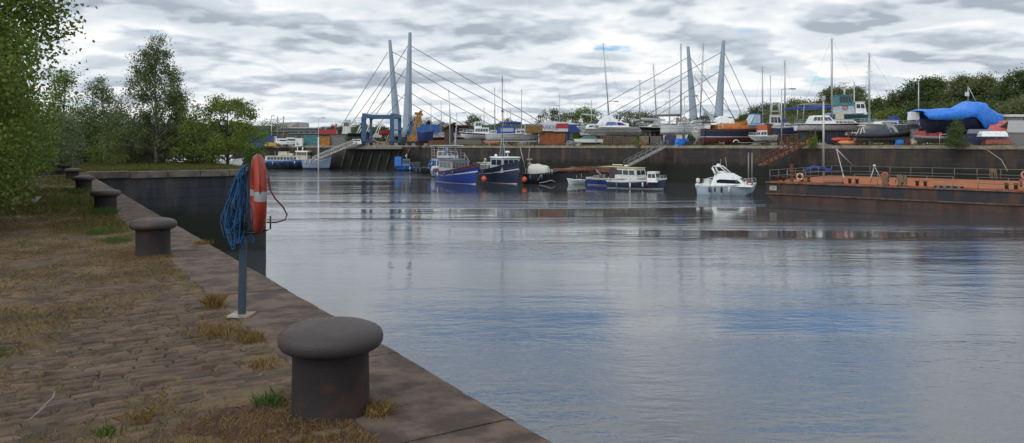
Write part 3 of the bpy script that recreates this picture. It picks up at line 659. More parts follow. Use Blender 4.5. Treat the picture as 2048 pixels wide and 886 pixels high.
P = np.stack([2.6 + 7.9 * rs.rand(26000), 43.9 + 12.5 * rs.rand(26000), np.zeros(26000) - .05], 1); blades('pier_grass', P, .16, .02, OLV, 9, .4)
P = np.stack([-4 + 6.5 * rs.rand(12000), 43.9 + 12.5 * rs.rand(12000), np.zeros(12000) - .05], 1); blades('bank_grass', P, .16, .02, OLV, 10, .4)
# weeds rooted along the top of the far dock wall
P = []; rs = np.random.RandomState(71)
for k in range(90):
    f = rs.rand() ** .8; x = 56.2 + (-13 - 56.2) * f; y = 85 + 55 * f; n = rs.randint(15, 70); s = .2 + rs.rand() * .7
    P.append(np.stack([x + rs.randn(n) * s, y + .25 - rs.randn(n) * s * .1 + 0 * s, np.full(n, zq(x) - .02)], 1))
P = np.concatenate(P); P[:, 1] = 85 + 55 * (56.2 - P[:, 0]) / 69.2 + .1 + rs.rand(len(P)) * .9
blades('wall_top_weeds', P, .32, .07, OLV, 72, .5, local=False)
# little stones and bits of litter on the soil
n = 70; q = scatter(n, -.4, 1.5, 3.8, 7, lambda v, u: np.ones_like(v), 55); mb = MB(); r = random.Random(9)
for a in q:
    s = r.uniform(.002, .006); mb.box((a[0], a[1], a[2] + .006), (s * 2, s * 1.5, s), rz=r.uniform(0, 3), tx=.6, ty=.6)
qroot(tag(mb.build('gravel_specks', mat('pale_gravel', (.30, .28, .26), .9)), kind='stuff'))
mb = MB(); mb.path([(.05, 5.35, .01), (.12, 5.42, .05), (.13, 5.50, .06)], .004, 5); mb.path([(.0, 5.2, .01), (.08, 5.33, .03), (.2, 5.42, .01)], .0035, 5)
qroot(tag(mb.build('twig', mat('pale_twig', (.25, .22, .2), .9)), 'pale forked twig lying on the setts at the left', 'twig'))

# ------------------------------------------------------------------ hills and far trees
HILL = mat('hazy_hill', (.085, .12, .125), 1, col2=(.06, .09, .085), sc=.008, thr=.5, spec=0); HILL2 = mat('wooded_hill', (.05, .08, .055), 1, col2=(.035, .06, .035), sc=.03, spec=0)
def ridge(name, D, pts, m, depth=300, bump=1.5, seed=1):
    rr = random.Random(seed); xs = []; 
    for i in range(len(pts) - 1):
        for k in range(30): f = k / 30; xs.append((pts[i][0] * (1 - f) + pts[i + 1][0] * f, pts[i][1] * (1 - f) + pts[i + 1][1] * f - rr.random() * bump))
    mb = MB(); vs = []
    for x, y in xs:
        p = at(x, y, D); vs += [(p.x, D, 2), tuple(p), (p.x * 1.15, D + depth * .5, p.z * 1.02), (p.x * 1.3, D + depth, 2)]
    mb.add(vs, [(4 * i + j, 4 * i + 4 + j, 4 * i + 5 + j, 4 * i + 1 + j) for i in range(len(xs) - 1) for j in range(3)], smooth=True)
    return tag(mb.build(name, m), kind='structure')
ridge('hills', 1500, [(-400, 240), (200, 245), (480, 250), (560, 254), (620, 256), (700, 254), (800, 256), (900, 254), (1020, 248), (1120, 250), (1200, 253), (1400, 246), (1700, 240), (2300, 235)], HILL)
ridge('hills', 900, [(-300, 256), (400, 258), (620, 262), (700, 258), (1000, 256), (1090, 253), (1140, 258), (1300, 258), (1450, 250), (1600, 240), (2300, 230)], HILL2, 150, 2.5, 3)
def ft(x, ytop, D, rx, k, seed, label, shape='round', n=70, per=46, ls=.42, low=.1, name='tree'):
    p = at(x, 280, D); b = zq(0); p.z = b; h = zat(ytop, D) - b - (rx * .13 if D < 400 else 0)
    return tree(label, p, h, (rx, rx * .9), k, n, per, ls, seed, shape=shape, trunk_r=h * .02, csize=max(.9, rx * .26), low=low, group='trees beyond the boatyard', name=name)
side = ['left', 'right']
far = [(1480, 236, 290, 7, 'far3', 'r'), (1502, 226, 280, 8, 'far', 'r'), (1530, 206, 270, 9, 'far3', 'b'), (1562, 210, 255, 7, 'far2', 'r'), (1590, 198, 245, 8, 'far2', 'r'), (1622, 206, 235, 8, 'far', 'r'), (1648, 212, 230, 7, 'far3', 'r'),
       (1672, 172, 225, 6.5, 'far2', 'b'), (1706, 172, 222, 6.5, 'far2', 'b'), (1728, 204, 215, 7, 'far3', 'r'), (1752, 196, 205, 7.5, 'far', 'b'), (1785, 208, 200, 7.5, 'far3', 'r'), (1812, 176, 195, 6.5, 'far2', 'b'), (1840, 162, 192, 7.5, 'far3', 'r'),
       (1866, 156, 190, 7, 'far', 'r'), (1898, 182, 185, 7.5, 'far3', 'b'), (1925, 152, 182, 6.5, 'far2', 'b'), (1955, 168, 178, 6.5, 'far', 'r'), (1978, 152, 176, 6.5, 'far2', 'b'), (2008, 180, 172, 7, 'far3', 'r'), (2040, 138, 165, 7.5, 'far', 'b'), (2085, 130, 160, 8, 'far3', 'r'), (2130, 140, 158, 9, 'far', 'r')]
desc = {'far3': 'dark green', 'far': 'mid green', 'far2': 'pale olive'}
where = ['leftmost of the row behind the boatyard', 'second from the left in the row behind the yard', 'behind the sailing boat masts', 'behind the white pilothouse boat', 'above the navy hulled boat', 'left of the barge mast', 'just right of the barge mast',
         'behind the teal fishing boat wheelhouse', 'behind the teal boat cabin', 'just right of the teal boat', 'behind the second tall right mast', 'above the inflatable boat', 'left of the blue tarp boat', 'above the left end of the blue tarp', 'above the middle of the blue tarp',
         'behind the hump of the blue tarp', 'above the antenna of the tarp boat', 'right of the tarp hump', 'above the red tent', 'above the portable cabin', 'tallest, at the right edge of the photo', 'beyond the right edge', 'far beyond the right edge']
for i, (x, y, D, rx, k, s) in enumerate(far):
    if i >= 22: continue
    rx *= .78
    ft(x, y, D, rx, k, 100 + i, desc[k] + ' tree ' + where[i].replace(' in the row behind the yard', ' behind the yard'), 'round' if s == 'r' else 'broad', 130, 120, .42, .02)
# lower woodland mass in front of them
for i, (x, y, D, rx, k) in enumerate([(1500, 244, 250, 8, 'far'), (1556, 232, 225, 8, 'far'), (1610, 226, 205, 8, 'far2'), (1655, 226, 200, 6, 'far'), (1700, 228, 195, 7, 'far3'), (1758, 222, 180, 6.5, 'far'), (1802, 214, 170, 5, 'yel'), (1850, 205, 168, 6, 'far3'), (1900, 206, 160, 6, 'far'), (1955, 206, 155, 6, 'far3'), (2010, 200, 150, 6, 'far'), (2060, 190, 145, 6, 'far2')]):
    ft(x, y, D, rx, k, 200 + i, 'low ' + ('yellow green' if k == 'yel' else desc[k]) + ' tree in front of the row, ' + ['far left end', 'behind the masts', 'behind the navy hulled boat', 'behind the blue sail cover', 'behind the teal boat', 'behind the second white yacht', 'left of the blue tarp boat', 'behind the left of the tarp', 'behind the middle of the tarp', 'behind the tarp hump', 'behind the portable cabin', 'at the right edge'][i], 'round', 100, 110, .38, .0)
for i, (x, y, D, rx, k, s, lb) in enumerate([(520, 247, 300, 8, 'far', 'round', 'rounded wooded clump left of the sloping roofed shed'), (540, 240, 310, 7, 'far3', 'round', 'taller dark clump behind the first lamp post'), (497, 246, 290, 6, 'far', 'round', 'green clump by the pier tree'),
        (648, 250, 380, 7, 'conif', 'spire', 'dark conifer above the red machine'), (665, 248, 370, 6, 'conif', 'spire', 'dark conifer left of the white wheelhouse'), (682, 249, 380, 7, 'conif', 'spire', 'dark conifer behind the white wheelhouse'), (705, 242, 340, 8, 'far', 'round', 'round tree right of the white wheelhouse'), (725, 246, 340, 7, 'far', 'round', 'round tree behind the travel hoist leg'), (745, 246, 345, 7, 'far3', 'round', 'round dark tree seen through the travel hoist'), (766, 249, 350, 6, 'conif', 'spire', 'conifer seen through the travel hoist'),
        (830, 228, 290, 5, 'conif', 'spire', 'tall dark conifer behind the yellow crane jib'), (843, 231, 290, 5, 'conif', 'spire', 'dark conifer right of the yellow crane jib'), (856, 234, 295, 5, 'conif', 'spire', 'dark conifer above the blue hull'), (872, 240, 300, 6, 'far3', 'round', 'dark tree above the blue container'), (890, 245, 310, 6, 'far3', 'round', 'low tree right of the blue container'),
        (945, 231, 185, 2.8, 'far', 'broad', 'round green tree above the white cabin yacht'), (1018, 236, 190, 3.4, 'far2', 'broad', 'small green tree behind the black trawler mast'), (975, 247, 260, 5, 'far3', 'round', 'low dark tree left of the trawler mast'), (1005, 246, 262, 4, 'far3', 'round', 'low dark tree by the trawler mast'),
        (1104, 219, 170, 3.4, 'blos', 'round', 'pale blossoming tree behind the advertising banner'), (1122, 224, 172, 3.0, 'blos', 'round', 'smaller pale tree right of the blossoming one'), (1168, 211, 165, 3.0, 'mid', 'broad', 'bright green tree left of the tall mast'), (1145, 226, 168, 2.6, 'far', 'round', 'small green tree between banner and bright tree'), (1186, 224, 168, 2.8, 'mid', 'round', 'green tree against the tall mast'),
        (1240, 226, 160, 3.2, 'blos', 'round', 'pale rounded tree right of the tall mast'), (1262, 221, 160, 3.6, 'blos', 'round', 'big pale rounded tree above the white motor cruiser'), (1283, 224, 162, 3.0, 'far2', 'round', 'rounded tree against the dark yacht mast'), (1302, 231, 165, 2.0, 'far', 'broad', 'small dark bushy tree right of the pale ones'), (1408, 226, 200, 3.2, 'far3', 'round', 'dark tree between the two right bridge pylons'), (1372, 236, 200, 3, 'far3', 'round', 'dark tree left of the right bridge pylons')]):
    ft(x, y, D, rx, k, 300 + i, lb, s, 60, 55, .38 if D > 220 else .28, .02)
for i, (x, y, D, hw, lb) in enumerate([(1275, 292, 112, .75, 'yellow green bush growing on the quay edge by the crates'), (1625, 292, 98, .6, 'small green bush hanging over the quay edge by the red buoy')]):
    p = at(x, 280, D); p.z = zq(p.x) - .3; tree(lb, p, 1.3, (hw, .6), 'yel' if i == 0 else 'mid', 26, 60, .10, 400 + i, name='bush', cat='bush', trunk_r=.02, csize=.3, low=.05)
p = at(1913, 280, 87.5); p.z = zq(p.x) - .1; tree('shaggy green bush in front of the blue tarp covered boat', p, 3.1, (1.1, .9), 'far', 60, 70, .13, 403, name='bush', cat='bush', shape='cone', trunk_r=.04, csize=.42, low=.02)

# ------------------------------------------------------------------ cable stayed bridge
bt = thing('cable_stayed_bridge', 'cable-stayed road bridge with four leaning pale pylons behind the boatyard', 'bridge', (0, 0, 0))
PYL = mat('pale_blue_grey_pylon', (.29, .35, .43), .45, col2=(.25, .31, .39), sc=.2); CAB = mat('stay_cable', (.11, .13, .16), .5)
pyl = [((820, 65), (813, 285), 3, 10.5, 370), ((779.5, 80), (798, 285), 2.8, 9.5, 398), ((1447, 81), (1433, 285), 3, 10.5, 372), ((1376, 93), (1393, 285), 2.8, 9.5, 396)]
for (a, b, wt, wb, D) in pyl:
    A = at(a[0], a[1], D); B = at(b[0], b[1], D); B.z = 0; rt = wt / F * D; rb = wb / F * D; mb = MB(); vs = []
    for P, rr in ((B, rb), (A, rt)):
        for dx, dy in ((-1, -.35), (-.35, -1.0), (.35, -1.0), (1, -.35), (1, .6), (-1, .6)): vs.append((P.x + dx * rr, P.y + dy * rr, P.z))
    mb.add(vs, [(5, 4, 3, 2, 1, 0), (6, 7, 8, 9, 10, 11)] + [(i, (i + 1) % 6, (i + 1) % 6 + 6, i + 6) for i in range(6)]); mb.build('pylon', PYL, bt)
cabs = [(0, (822, 92), (1080, 243)), (0, (823, 137), (1000, 243)), (0, (823, 187), (912, 241)), (0, (815, 92), (727, 238)), (0, (812, 136), (750, 232)), (0, (811, 187), (765, 240)),
        (1, (776, 104), (688, 243)), (1, (777, 144), (706, 243)), (1, (779, 190), (728, 243)), (1, (785, 104), (1055, 243)), (1, (789, 144), (965, 241)), (1, (795, 190), (880, 242)),
        (2, (1442, 105), (1198, 240)), (2, (1437, 144), (1278, 240)), (2, (1432, 188), (1346, 240)), (2, (1449, 105), (1512, 238)), (2, (1447, 144), (1488, 240)), (2, (1444, 188), (1469, 240)),
        (3, (1374, 116), (1152, 240)), (3, (1377, 151), (1222, 242)), (3, (1380, 190), (1300, 240)), (3, (1382, 117), (1474, 242)), (3, (1388, 152), (1446, 240)), (3, (1391, 190), (1419, 240))]
for i, a, b in cabs:
    D = pyl[i][4]; A = Vector(a).to_3d(); d = Vector((b[0] - a[0], b[1] - a[1])); k = (268 - a[1]) / d.y
    e_ = (a[0] + d.x * k, 268); D2 = D + (2 if i % 2 == 0 else -2)
    MB().tube(at(a[0], a[1], D), at(e_[0], e_[1], D2), .16, n=5).build('stay_cable', CAB, bt)
for x0, x1 in ((650, 1130), (1150, 1560)):
    a = at(x0, 268, 384); b = at(x1, 268, 384); MB().box(((a.x + b.x) / 2, 384, a.z - .6), (b.x - a.x, 24, 1.2)).build('deck', GREY, bt)
# ------------------------------------------------------------------ boat parts
def hull(parent, L, B, H, bands, mats, trans=.7, bow=.3, stern=.03, rake=.10, full=2.1, vee=.32, bul=.12, deck=None, rail=None, z0=0, kr=.35, gun=.045):
    Nn = 22; rows = [0, .06, .14, .24, .34]
    for b_, _ in bands: rows.append(b_)
    rows += [.6, .8, .92, 1]; rows = sorted(set(round(x, 3) for x in rows)); rows = [x for i, x in enumerate(rows) if i == 0 or x - rows[i - 1] > .02 or x in [round(b[0], 3) for b in bands]]
    def sh(t):
        b = B / 2 * (trans + (1 - trans) * math.sin(math.pi / 2 * min(t / .45, 1))) if t < .45 else B / 2 * max(0, 1 - ((t - .45) / .55) ** full)
        zs = H * (1 + bow * max(0, (t - .3) / .7) ** 1.8 + stern * max(0, (.3 - t) / .3) ** 1.5)
        return -L / 2 + (L * (1 - rake)) * t + rake * L * t ** 3, max(b, .015), zs
    vs = []; fs = []; mi = []; K = len(rows)
    for side in (1, -1):
        o = len(vs)
        for i in range(Nn + 1):
            t = i / Nn; x1, b, zs = sh(t); xk = -L / 2 + L * (1 - rake) * t; zk = H * kr * max(0, (t - .82) / .18) ** 2
            for r in rows:
                y = b * (r ** (vee + .75 * t ** 2.5)) if r > 0 else 0
                q_ = min(1, max(0, (r - .4) / .6)); zt_ = H + (zs - H) * q_ * (2 - q_); vs.append((xk + (x1 - xk) * r ** 1.2, side * y, z0 + zk * max(0, 1 - r / .45) + zt_ * r))
        for i in range(Nn):
            for j in range(K - 1):
                a, b, c, d = o + i * K + j, o + (i + 1) * K + j, o + (i + 1) * K + j + 1, o + i * K + j + 1
                fs.append((a, b, c, d) if side == -1 else (d, c, b, a)); rm = (rows[j] + rows[j + 1]) / 2
                mi.append(next((m for lim, m in bands if rm < lim), bands[-1][1]))
    mb = MB(); mb.v = vs; mb.f = fs; mb.m = mi; mb.sm = [True] * len(fs)
    o2 = (Nn + 1) * K
    for j in range(K - 1):
        rm = (rows[j] + rows[j + 1]) / 2; mb.f.append((j, j + 1, o2 + j + 1, o2 + j)); mb.m.append(next((m for lim, m in bands if rm < lim), bands[-1][1])); mb.sm.append(False)
    ho = mb.build('hull', mats, parent)
    def S(t, side=1, up=0, inn=0): x, b, zs = sh(t); return Vector((x, side * max(0, b - inn), z0 + zs + up))
    mb = MB(); vs = []
    for i in range(Nn + 1):
        t = i / Nn; x, b, zs = sh(t); vs += [(x, b * .97, z0 + zs - bul), (x, 0, z0 + zs - bul + .05 * b), (x, -b * .97, z0 + zs - bul)]
    mb.add(vs, [(3 * i + j, 3 * i + j + 1, 3 * i + 4 + j, 3 * i + 3 + j)[::-1] for i in range(Nn) for j in (0, 1)])
    mb.build('deck', deck or WHITE2, parent)
    mb = MB()
    for side in (1, -1): mb.path([S(i / Nn, side) for i in range(Nn + 1)], gun, 5)
    mb.tube(S(0, 1), S(0, -1), gun, n=5); mb.build('gunwale', rail or mats[bands[-1][1]], parent)
    return S
def cabin(parent, x0, x1, z, h, w, m, rf=.3, ra=.05, ins=.9, nw=2, fw=3, roof=None, oh=.08, win=(.38, .85), wm=None, name='cabin', rt=.06, wtop=None, glass=True, aw=0):
    # trapezoid deck house; rf / ra: how far the front / aft faces lean in; windows are parts of the cabin
    w2 = w * ins / 2; w1 = w / 2
    b = [(x0, -w1, z), (x1, -w1, z), (x1, w1, z), (x0, w1, z)]; t = [(x0 + ra, -w2, z + h), (x1 - rf, -w2, z + h), (x1 - rf, w2, z + h), (x0 + ra, w2, z + h)]
    mb = MB(); mb.add(b + t, [(0, 3, 2, 1), (4, 5, 6, 7), (0, 1, 5, 4), (1, 2, 6, 5), (2, 3, 7, 6), (3, 0, 4, 7)])
    c = mb.build(name, m, parent); wm = wm or GLASS
    faces = {'s': (b[0], b[1], t[1], t[0]), 'p': (b[2], b[3], t[3], t[2]), 'f': (b[1], b[2], t[2], t[1]), 'a': (b[3], b[0], t[0], t[3])}
    for key, n in (('s', nw), ('p', nw), ('f', fw), ('a', aw)):
        for i in range(n):
            g_ = .12 / max(n, 1); u0 = .06 + .88 * i / n + g_ * .5; u1 = .06 + .88 * (i + 1) / n - g_ * .5
            MB().panel(faces[key], u0, u1, win[0], win[1]).build('window', wm, c)
    if roof is not None:
        mb = MB(); xm = (x0 + ra + x1 - rf) / 2; lx = (x1 - rf - x0 - ra) + 2 * oh
        mb.box((xm, 0, z + h + rt / 2 + .002), (lx, w * ins + 2 * oh, rt), tx=.97, ty=.94); mb.build('roof', roof, c)
    return c
def guard(parent, S, t0, t1, h=.6, n=7, m=None, pul=True, r=.016, rows=2, name='guard_rail', inn=.06):
    mb = MB()
    for side in (1, -1):
        for q in range(rows): mb.path([S(t0 + (t1 - t0) * i / n, side, h * (q + 1) / rows, inn) for i in range(n + 1)], r, 4)
        for i in range(n + 1): t = t0 + (t1 - t0) * i / n; mb.tube(S(t, side, 0, inn), S(t, side, h, inn), r, n=4)
    if pul: mb.tube(S(t1, 1, h, inn), S(t1, -1, h, inn), r, n=4)
    mb.build(name, m or ALU, parent)
def mast(parent, x, z0, z1, r=.085, lean=0, boom=None, spreaders=1, cover=None, S=None, stays=True, m=None, gear=True, L=8):
    h = z1 - z0; top = Vector((x + lean * h, 0, z1)); mb = MB(); mb.path([(x, 0, z0), (x + lean * h * .5, 0, z0 + h * .5), top], 0, 7, rs=[r, r, r * .75])
    if gear: mb.tube(top - Vector((.25, 0, 0)), top + Vector((.35, 0, .05)), .02, n=4); mb.tube(top, top + Vector((0, 0, .5)), .012, n=4)
    mo = mb.build('mast', m or ALU, parent); mb = MB()
    for k in range(spreaders):
        f = (k + 1) / (spreaders + 1) + .08; c = Vector((x + lean * h * f, 0, z0 + h * f)); mb.tube(c + Vector((0, -.75, 0)), c + Vector((0, .75, 0)), .022, n=4)
        mb.tube(c + Vector((0, 0, 0)), c + Vector((.0, -.75, 0)), .022, n=4)
    if spreaders: mb.build('spreader', ALU, mo)
    if boom:
        a = Vector((x - .1, 0, z0 + boom[1])); e_ = Vector((x - boom[0], 0, z0 + boom[1] + (boom[2] if len(boom) > 2 else 0))); bo = MB().tube(a, e_, .06, n=6).build('boom', ALU, parent)
        if cover: MB().path([a + Vector((0, 0, .16)), a.lerp(e_, .3) + Vector((0, 0, .16)), a.lerp(e_, .7) + Vector((0, 0, .1)), e_ + Vector((0, 0, .05))], 0, 8, rs=[.2, .19, .15, .08]).build('sail_cover', cover, bo)
    if stays and S:
        mb = MB(); mb.tube(top, S(.97), .011, n=3); mb.tube(top, S(0) * 1.0 - Vector((0, S(0).y, 0)), .011, n=3)
        for sd in (1, -1): mb.tube(Vector((x + lean * h * .55, sd * .7, z0 + h * .58)), S(.55, sd), .009, n=3); mb.tube(top, Vector((x + lean * h * .55, sd * .75, z0 + h * .58)), .009, n=3)
        mb.build('rigging', mat('steel_wire', (.16, .17, .18), .5), parent)
def ring_on(parent, c, ax='Y', Rr=.28, m=None):
    MB().torus(c, Rr, .07, ax, 16, 6).build('lifebuoy_ring', m or ORING, parent)
CRADLE = mat('cradle_steel', (.09, .09, .10), .7, col2=(.12, .06, .04), sc=5)
def cradle(label, c, rz, L, B, h, sz):
    if h < .25: return
    t = thing('boat_cradle', label, 'cradle', (c.x, c.y, sz), rz, 'props and cradles under the laid-up boats')
    for fx in (-.28, 0, .28): MB().box((fx * L, 0, .06), (.3, B * .7, .12)).box((fx * L, 0, h * .5), (.22, .3, h)).build('keel_block', WOOD, t)
    for fx in (-.3, .22):
        for sd in (-1, 1): MB().tube((fx * L, sd * B * .62, 0), (fx * L, sd * B * .33, h + .35), .05, n=5).tube((fx * L, sd * B * .62, .03), (fx * L, 0, .05), .035, n=4).build('prop', CRADLE, t)
def yard_boat(name, label, cat, x0, x1, yt, yb, back, face, yaw, B=None, cr=True, keel=False, group=None, lift=0, D=None, **hk):
    xm = (x0 + x1) / 2; D = D or WD(xm) + back; L = (x1 - x0) / F * D / max(.3, math.cos(R(yaw))); H = (yb - yt) / F * D; B = B or L * .31
    z = zat(yb, D); X = (xm - 1024) / F * D; rz = R(yaw) + (0 if face > 0 else math.pi)
    t = thing(name, label, cat, (X, D, z), rz, group)
    S = hull(t, L, B, H, **hk)
    gz = zq(X)
    if keel and z - gz > .5:
        k = z - gz - .12; mb = MB(); mb.prism([(-L * .16, .12), (L * .12, .12), (L * .04, -k), (-L * .12, -k)], -.11, .11, top=1); mb.build('keel', hk['mats'][0], t)
        MB().prism([(-L * .44, .2), (-L * .36, .1), (-L * .38, -k * .7), (-L * .43, -k * .7)], -.04, .04).build('rudder', hk['mats'][0], t)
    if cr: cradle('steel props and timber blocks under the ' + cr, Vector((X, D, 0)), rz, L, B, z - gz, gz)
    return t, S, L, B, H, D
WB = [(.42, 0), (.50, 1), (.86, 2), (.92, 1), (1, 2)]       # antifoul, boot line, topside, cove stripe
def keys(*m): return dict(bands=WB, mats=list(m))
NV = NAVY

# ---------------- boats afloat
def afloat(name, label, cat, xs, ys, xb, ybw, draft=.35, B=None, H=1.5, **hk):
    """stern waterline pixel (xs, ys), bow waterline pixel (xb, ybw)"""
    a = at(xs, ys, EYE * F / (ys - HZ)); b = at(xb, ybw, EYE * F / (ybw - HZ)); a.z = b.z = 0; d = b - a; L = d.length; c = (a + b) / 2
    t = thing(name, label, cat, (c.x, c.y, 0), math.atan2(d.y, d.x)); B = B or L * .32
    hk.setdefault('z0', -draft); hk.setdefault('kr', .1); S = hull(t, L, B, H + draft, **hk)
    rr_ = random.Random(int(xs + xb))
    if L > 4.5:
        for q in range(3):
            tt = .25 + .2 * q + rr_.uniform(-.04, .04); P_ = S(tt, -1 if b.x > a.x else 1); sg = -1 if P_.y < 0 else 1
            MB().lathe([(.02, -.32), (.1, -.25), (.11, .2), (.02, .3)], (P_.x, P_.y + sg * .10, P_.z - .45), 8).tube((P_.x, P_.y + sg * .05, P_.z - .2), (P_.x, P_.y, P_.z), .012, n=3).build('fender', rr_.choice([WHITE2, BLACK, BLUEM]), t)
    return t, S, L, B
# blue trawler
t, S, L, B = afloat('fishing_boat', 'royal blue wooden fishing boat with grey wheelhouse, bow to the right, white waterline', 'fishing boat', 885, 361.5, 958, 369.5, H=1.55, B=4.0, draft=.5, bands=[(.20, 0), (.26, 1), (.72, 2), (.76, 3), (.9, 2), (1, 4)], mats=[DARK, WHITE, BLUE, WHITE2, mat('dark_red_rail', (.13, .03, .03), .6)], bow=.62, stern=.12, rake=.10, trans=.72, vee=.25, bul=.45, deck=WOOD, rail=mat('dark_red_rail', (.1, .02, .02)), gun=.06, full=2.6)
GRB = mat('pale_grey_blue_wheelhouse', (.33, .39, .44), .5, col2=(.22, .25, .28), sc=3)
c = cabin(t, -L * .36, L * .02, 1.0, 2.1, 2.9, GRB, rf=.12, ra=.0, nw=3, fw=5, roof=mat('dark_roof', (.07, .08, .09), .7), oh=.18, win=(.52, .88), rt=.09)
MB().tube((L * .28, 0, 1.4), (L * .28, 0, 2.3), .07).box((L * .28, 0, 1.9), (.5, .8, .4)).build('winch', GREY, t)
MB().tube((-L * .45, 1.2, 1.2), (-L * .45, 1.2, 2.0), .03).tube((-L * .45, -1.2, 1.2), (-L * .45, -1.2, 2.0), .03).tube((-L * .45, -1.2, 2), (-L * .45, 1.2, 2), .03).build('stern_rail', GALV, t)
# white and blue lattice boat behind it
t, S, L, B = afloat('work_boat', 'white boat crowded with railings, ladders and a flybridge behind the blue trawler', 'work boat', 872, 353, 936, 357, H=1.3, B=3.6, bands=[(.3, 0), (1, 1)], mats=[DARK, GRB], bow=.3, bul=.2, deck=GREY)
cabin(t, -L * .42, L * .2, 1.1, 1.9, 3.0, WHITE2, rf=.2, nw=4, fw=3, roof=BLUEM, oh=.2, wm=mat('blue_shade_glass', (.03, .08, .2), .2))
cabin(t, -L * .3, L * .05, 3.15, 1.1, 2.2, WHITE2, rf=.25, nw=2, fw=3, roof=None, name='flybridge', wm=GLASS)
mb = MB()
for x in (-.42, -.34, -.2, -.05, .08, .2):
    for y in (-1.3, 1.3): mb.tube((x * L, y, 1.2), (x * L, y, 5.0 if x < .1 else 3.9), .035, n=4)
for z in (3.5, 3.9, 4.4, 5.0):
    for y in (-1.3, 1.3): mb.tube((-.42 * L, y, z), ((.08 if z > 4 else .2) * L, y, z), .03, n=4)
for x in (-.42, .08): mb.tube((x * L, -1.3, 5.0), (x * L, 1.3, 5.0), .03, n=4); mb.tube((x * L, -1.3, 4.4), (x * L, 1.3, 4.4), .03, n=4)
mb.tube((.2 * L, 1.3, 3.8), (.46 * L, .6, 2.5), .035, n=4).tube((.2 * L, -1.3, 3.8), (.46 * L, -.6, 2.5), .035, n=4).tube((.2 * L, -1.3, 3.4), (.48 * L, -.6, 2.1), .03, n=4)
for i in range(5): f = i / 5; mb.tube((L * (.2 + .26 * f), -1.3 + .7 * f, 3.8 - 1.3 * f), (L * (.2 + .26 * f), -1.3 + .7 * f, 2.9 - 1.3 * f), .025, n=4)
mb.build('railing', mat('pinkish_white_rail', (.46, .42, .43), .6), t)
MB().box((-.16 * L, 0, 5.12), (.62 * L, 2.9, .1), tx=.95).build('hardtop', LGREY, t)
MB().lathe([(.28, 0), (.3, .4), (.28, .9)], (.02 * L, -1.0, 3.9), 12).build('blue_barrel', mat('blue_barrel', (.05, .2, .6), .5), t)
for i, (x, z) in enumerate(((-.46, 1.7), (-.40, 2.3))): MB().torus((x * L, -1.5, z), .38, .12, 'Y', 14, 6).build('tyre_fender', mat('faded_blue_fender', (.05, .14, .40), .7), t)
mast(t, -.05 * L, 5.1, 10.9, .07, lean=-.02, gear=False, spreaders=0, stays=False); 
MB().path([(.16 * L, -.3, 3.2), (.16 * L, -.35, 7.0)], .05, 5).path([(.05 * L, .5, 3.2), (.05 * L, .5, 8.0)], .04, 5).build('aerial', ALU, t)
# black trawler with the tall mast
t, S, L, B = afloat('fishing_boat', 'black fishing boat with pale blue wheelhouse, radar dome and tall thin mast', 'fishing boat', 962, 361, 1040, 369, H=1.75, B=4.1, draft=.5, bands=[(.20, 0), (.25, 1), (.74, 2), (.77, 3), (1, 2)], mats=[DARK, WHITE, NAVY, WHITE2], bow=.62, stern=.1, rake=.08, trans=.75, vee=.25, bul=.35, deck=GREY, rail=DARK, gun=.06, full=2.7)
PALEB = mat('pale_blue_white_paint', (.42, .50, .55), .45, col2=(.33, .36, .37), sc=3)
cabin(t, -L * .02, L * .28, 1.5, 2.05, 2.7, PALEB, rf=-.12, ra=.0, nw=2, fw=3, roof=WHITE, oh=.12, win=(.50, .86), rt=.12, ins=.98)
cabin(t, -L * .40, -L * .03, 1.35, 1.35, 2.5, WHITE2, rf=0, nw=4, fw=0, roof=CREAM, oh=.1, win=(.25, .8), name='aft_cabin')
ring_on(t, (-L * .16, -1.35, 3.05), 'Y', .3, WHITE2)
mb = MB()
for z in (2.1, 2.6): mb.tube((-L * .48, -1.3, z), (-L * .2, -1.3, z + .2), .025, n=4)
for x in (-.48, -.4, -.3, -.2): mb.tube((x * L, -1.3, 1.6), (x * L, -1.3, 2.8), .025, n=4)
mb.build('stern_rail', GALV, t)
MB().tube((L * .20, 0, 3.6), (L * .20, 0, 4.25), .05).lathe([(.05, 0), (.34, .05), (.36, .14), (.28, .26), (.05, .3)], (L * .20, 0, 4.2), 14).build('radar_dome', WHITE, t)
MB().lathe([(.05, 0), (.2, .1), (.22, .25), (.12, .4), (.02, .44)], (L * .02, -.7, 3.6), 12).tube((L * .02, -.7, 3.3), (L * .02, -.7, 3.7), .04).build('satellite_dome', WHITE, t)
mast(t, L * .07, 3.6, zat(142, 100), .075, lean=-.0, spreaders=0, S=S, stays=True, m=mat('grey_green_mast', (.17, .20, .22), .5))
MB().path([(L * .07 + .35, .25, 3.6), (L * .07 + .12, .05, 6.3)], .05, 5).path([(L * .07 - .3, -.25, 3.6), (L * .07 - .1, -.05, 6.3)], .05, 5).build('mast_leg', mat('pale_teal_mast', (.28, .38, .40), .5), t)
MB().lathe([(.02, -.2), (.14, -.1), (.14, .1), (.02, .2)], (L * .07, 0, zat(217, 100)), 8).build('mast_lamp', DARK, t)
for x, y, nm in ((968, 358, 'orange ball fender between the blue and the black fishing boats'), (1049, 359, 'small red ball fender at the bow of the black fishing boat')):
    D = 101 if x < 1000 else 104; tag(MB().lathe([(.03, -.36), (.2, -.32), (.33, -.1), (.34, .05), (.24, .26), (.07, .36), (.05, .46)], n=14).build('ball_fender', mat('red_orange_buoy', (.52, .07, .03), .5), loc=at(x, y, D)), nm, 'fender')
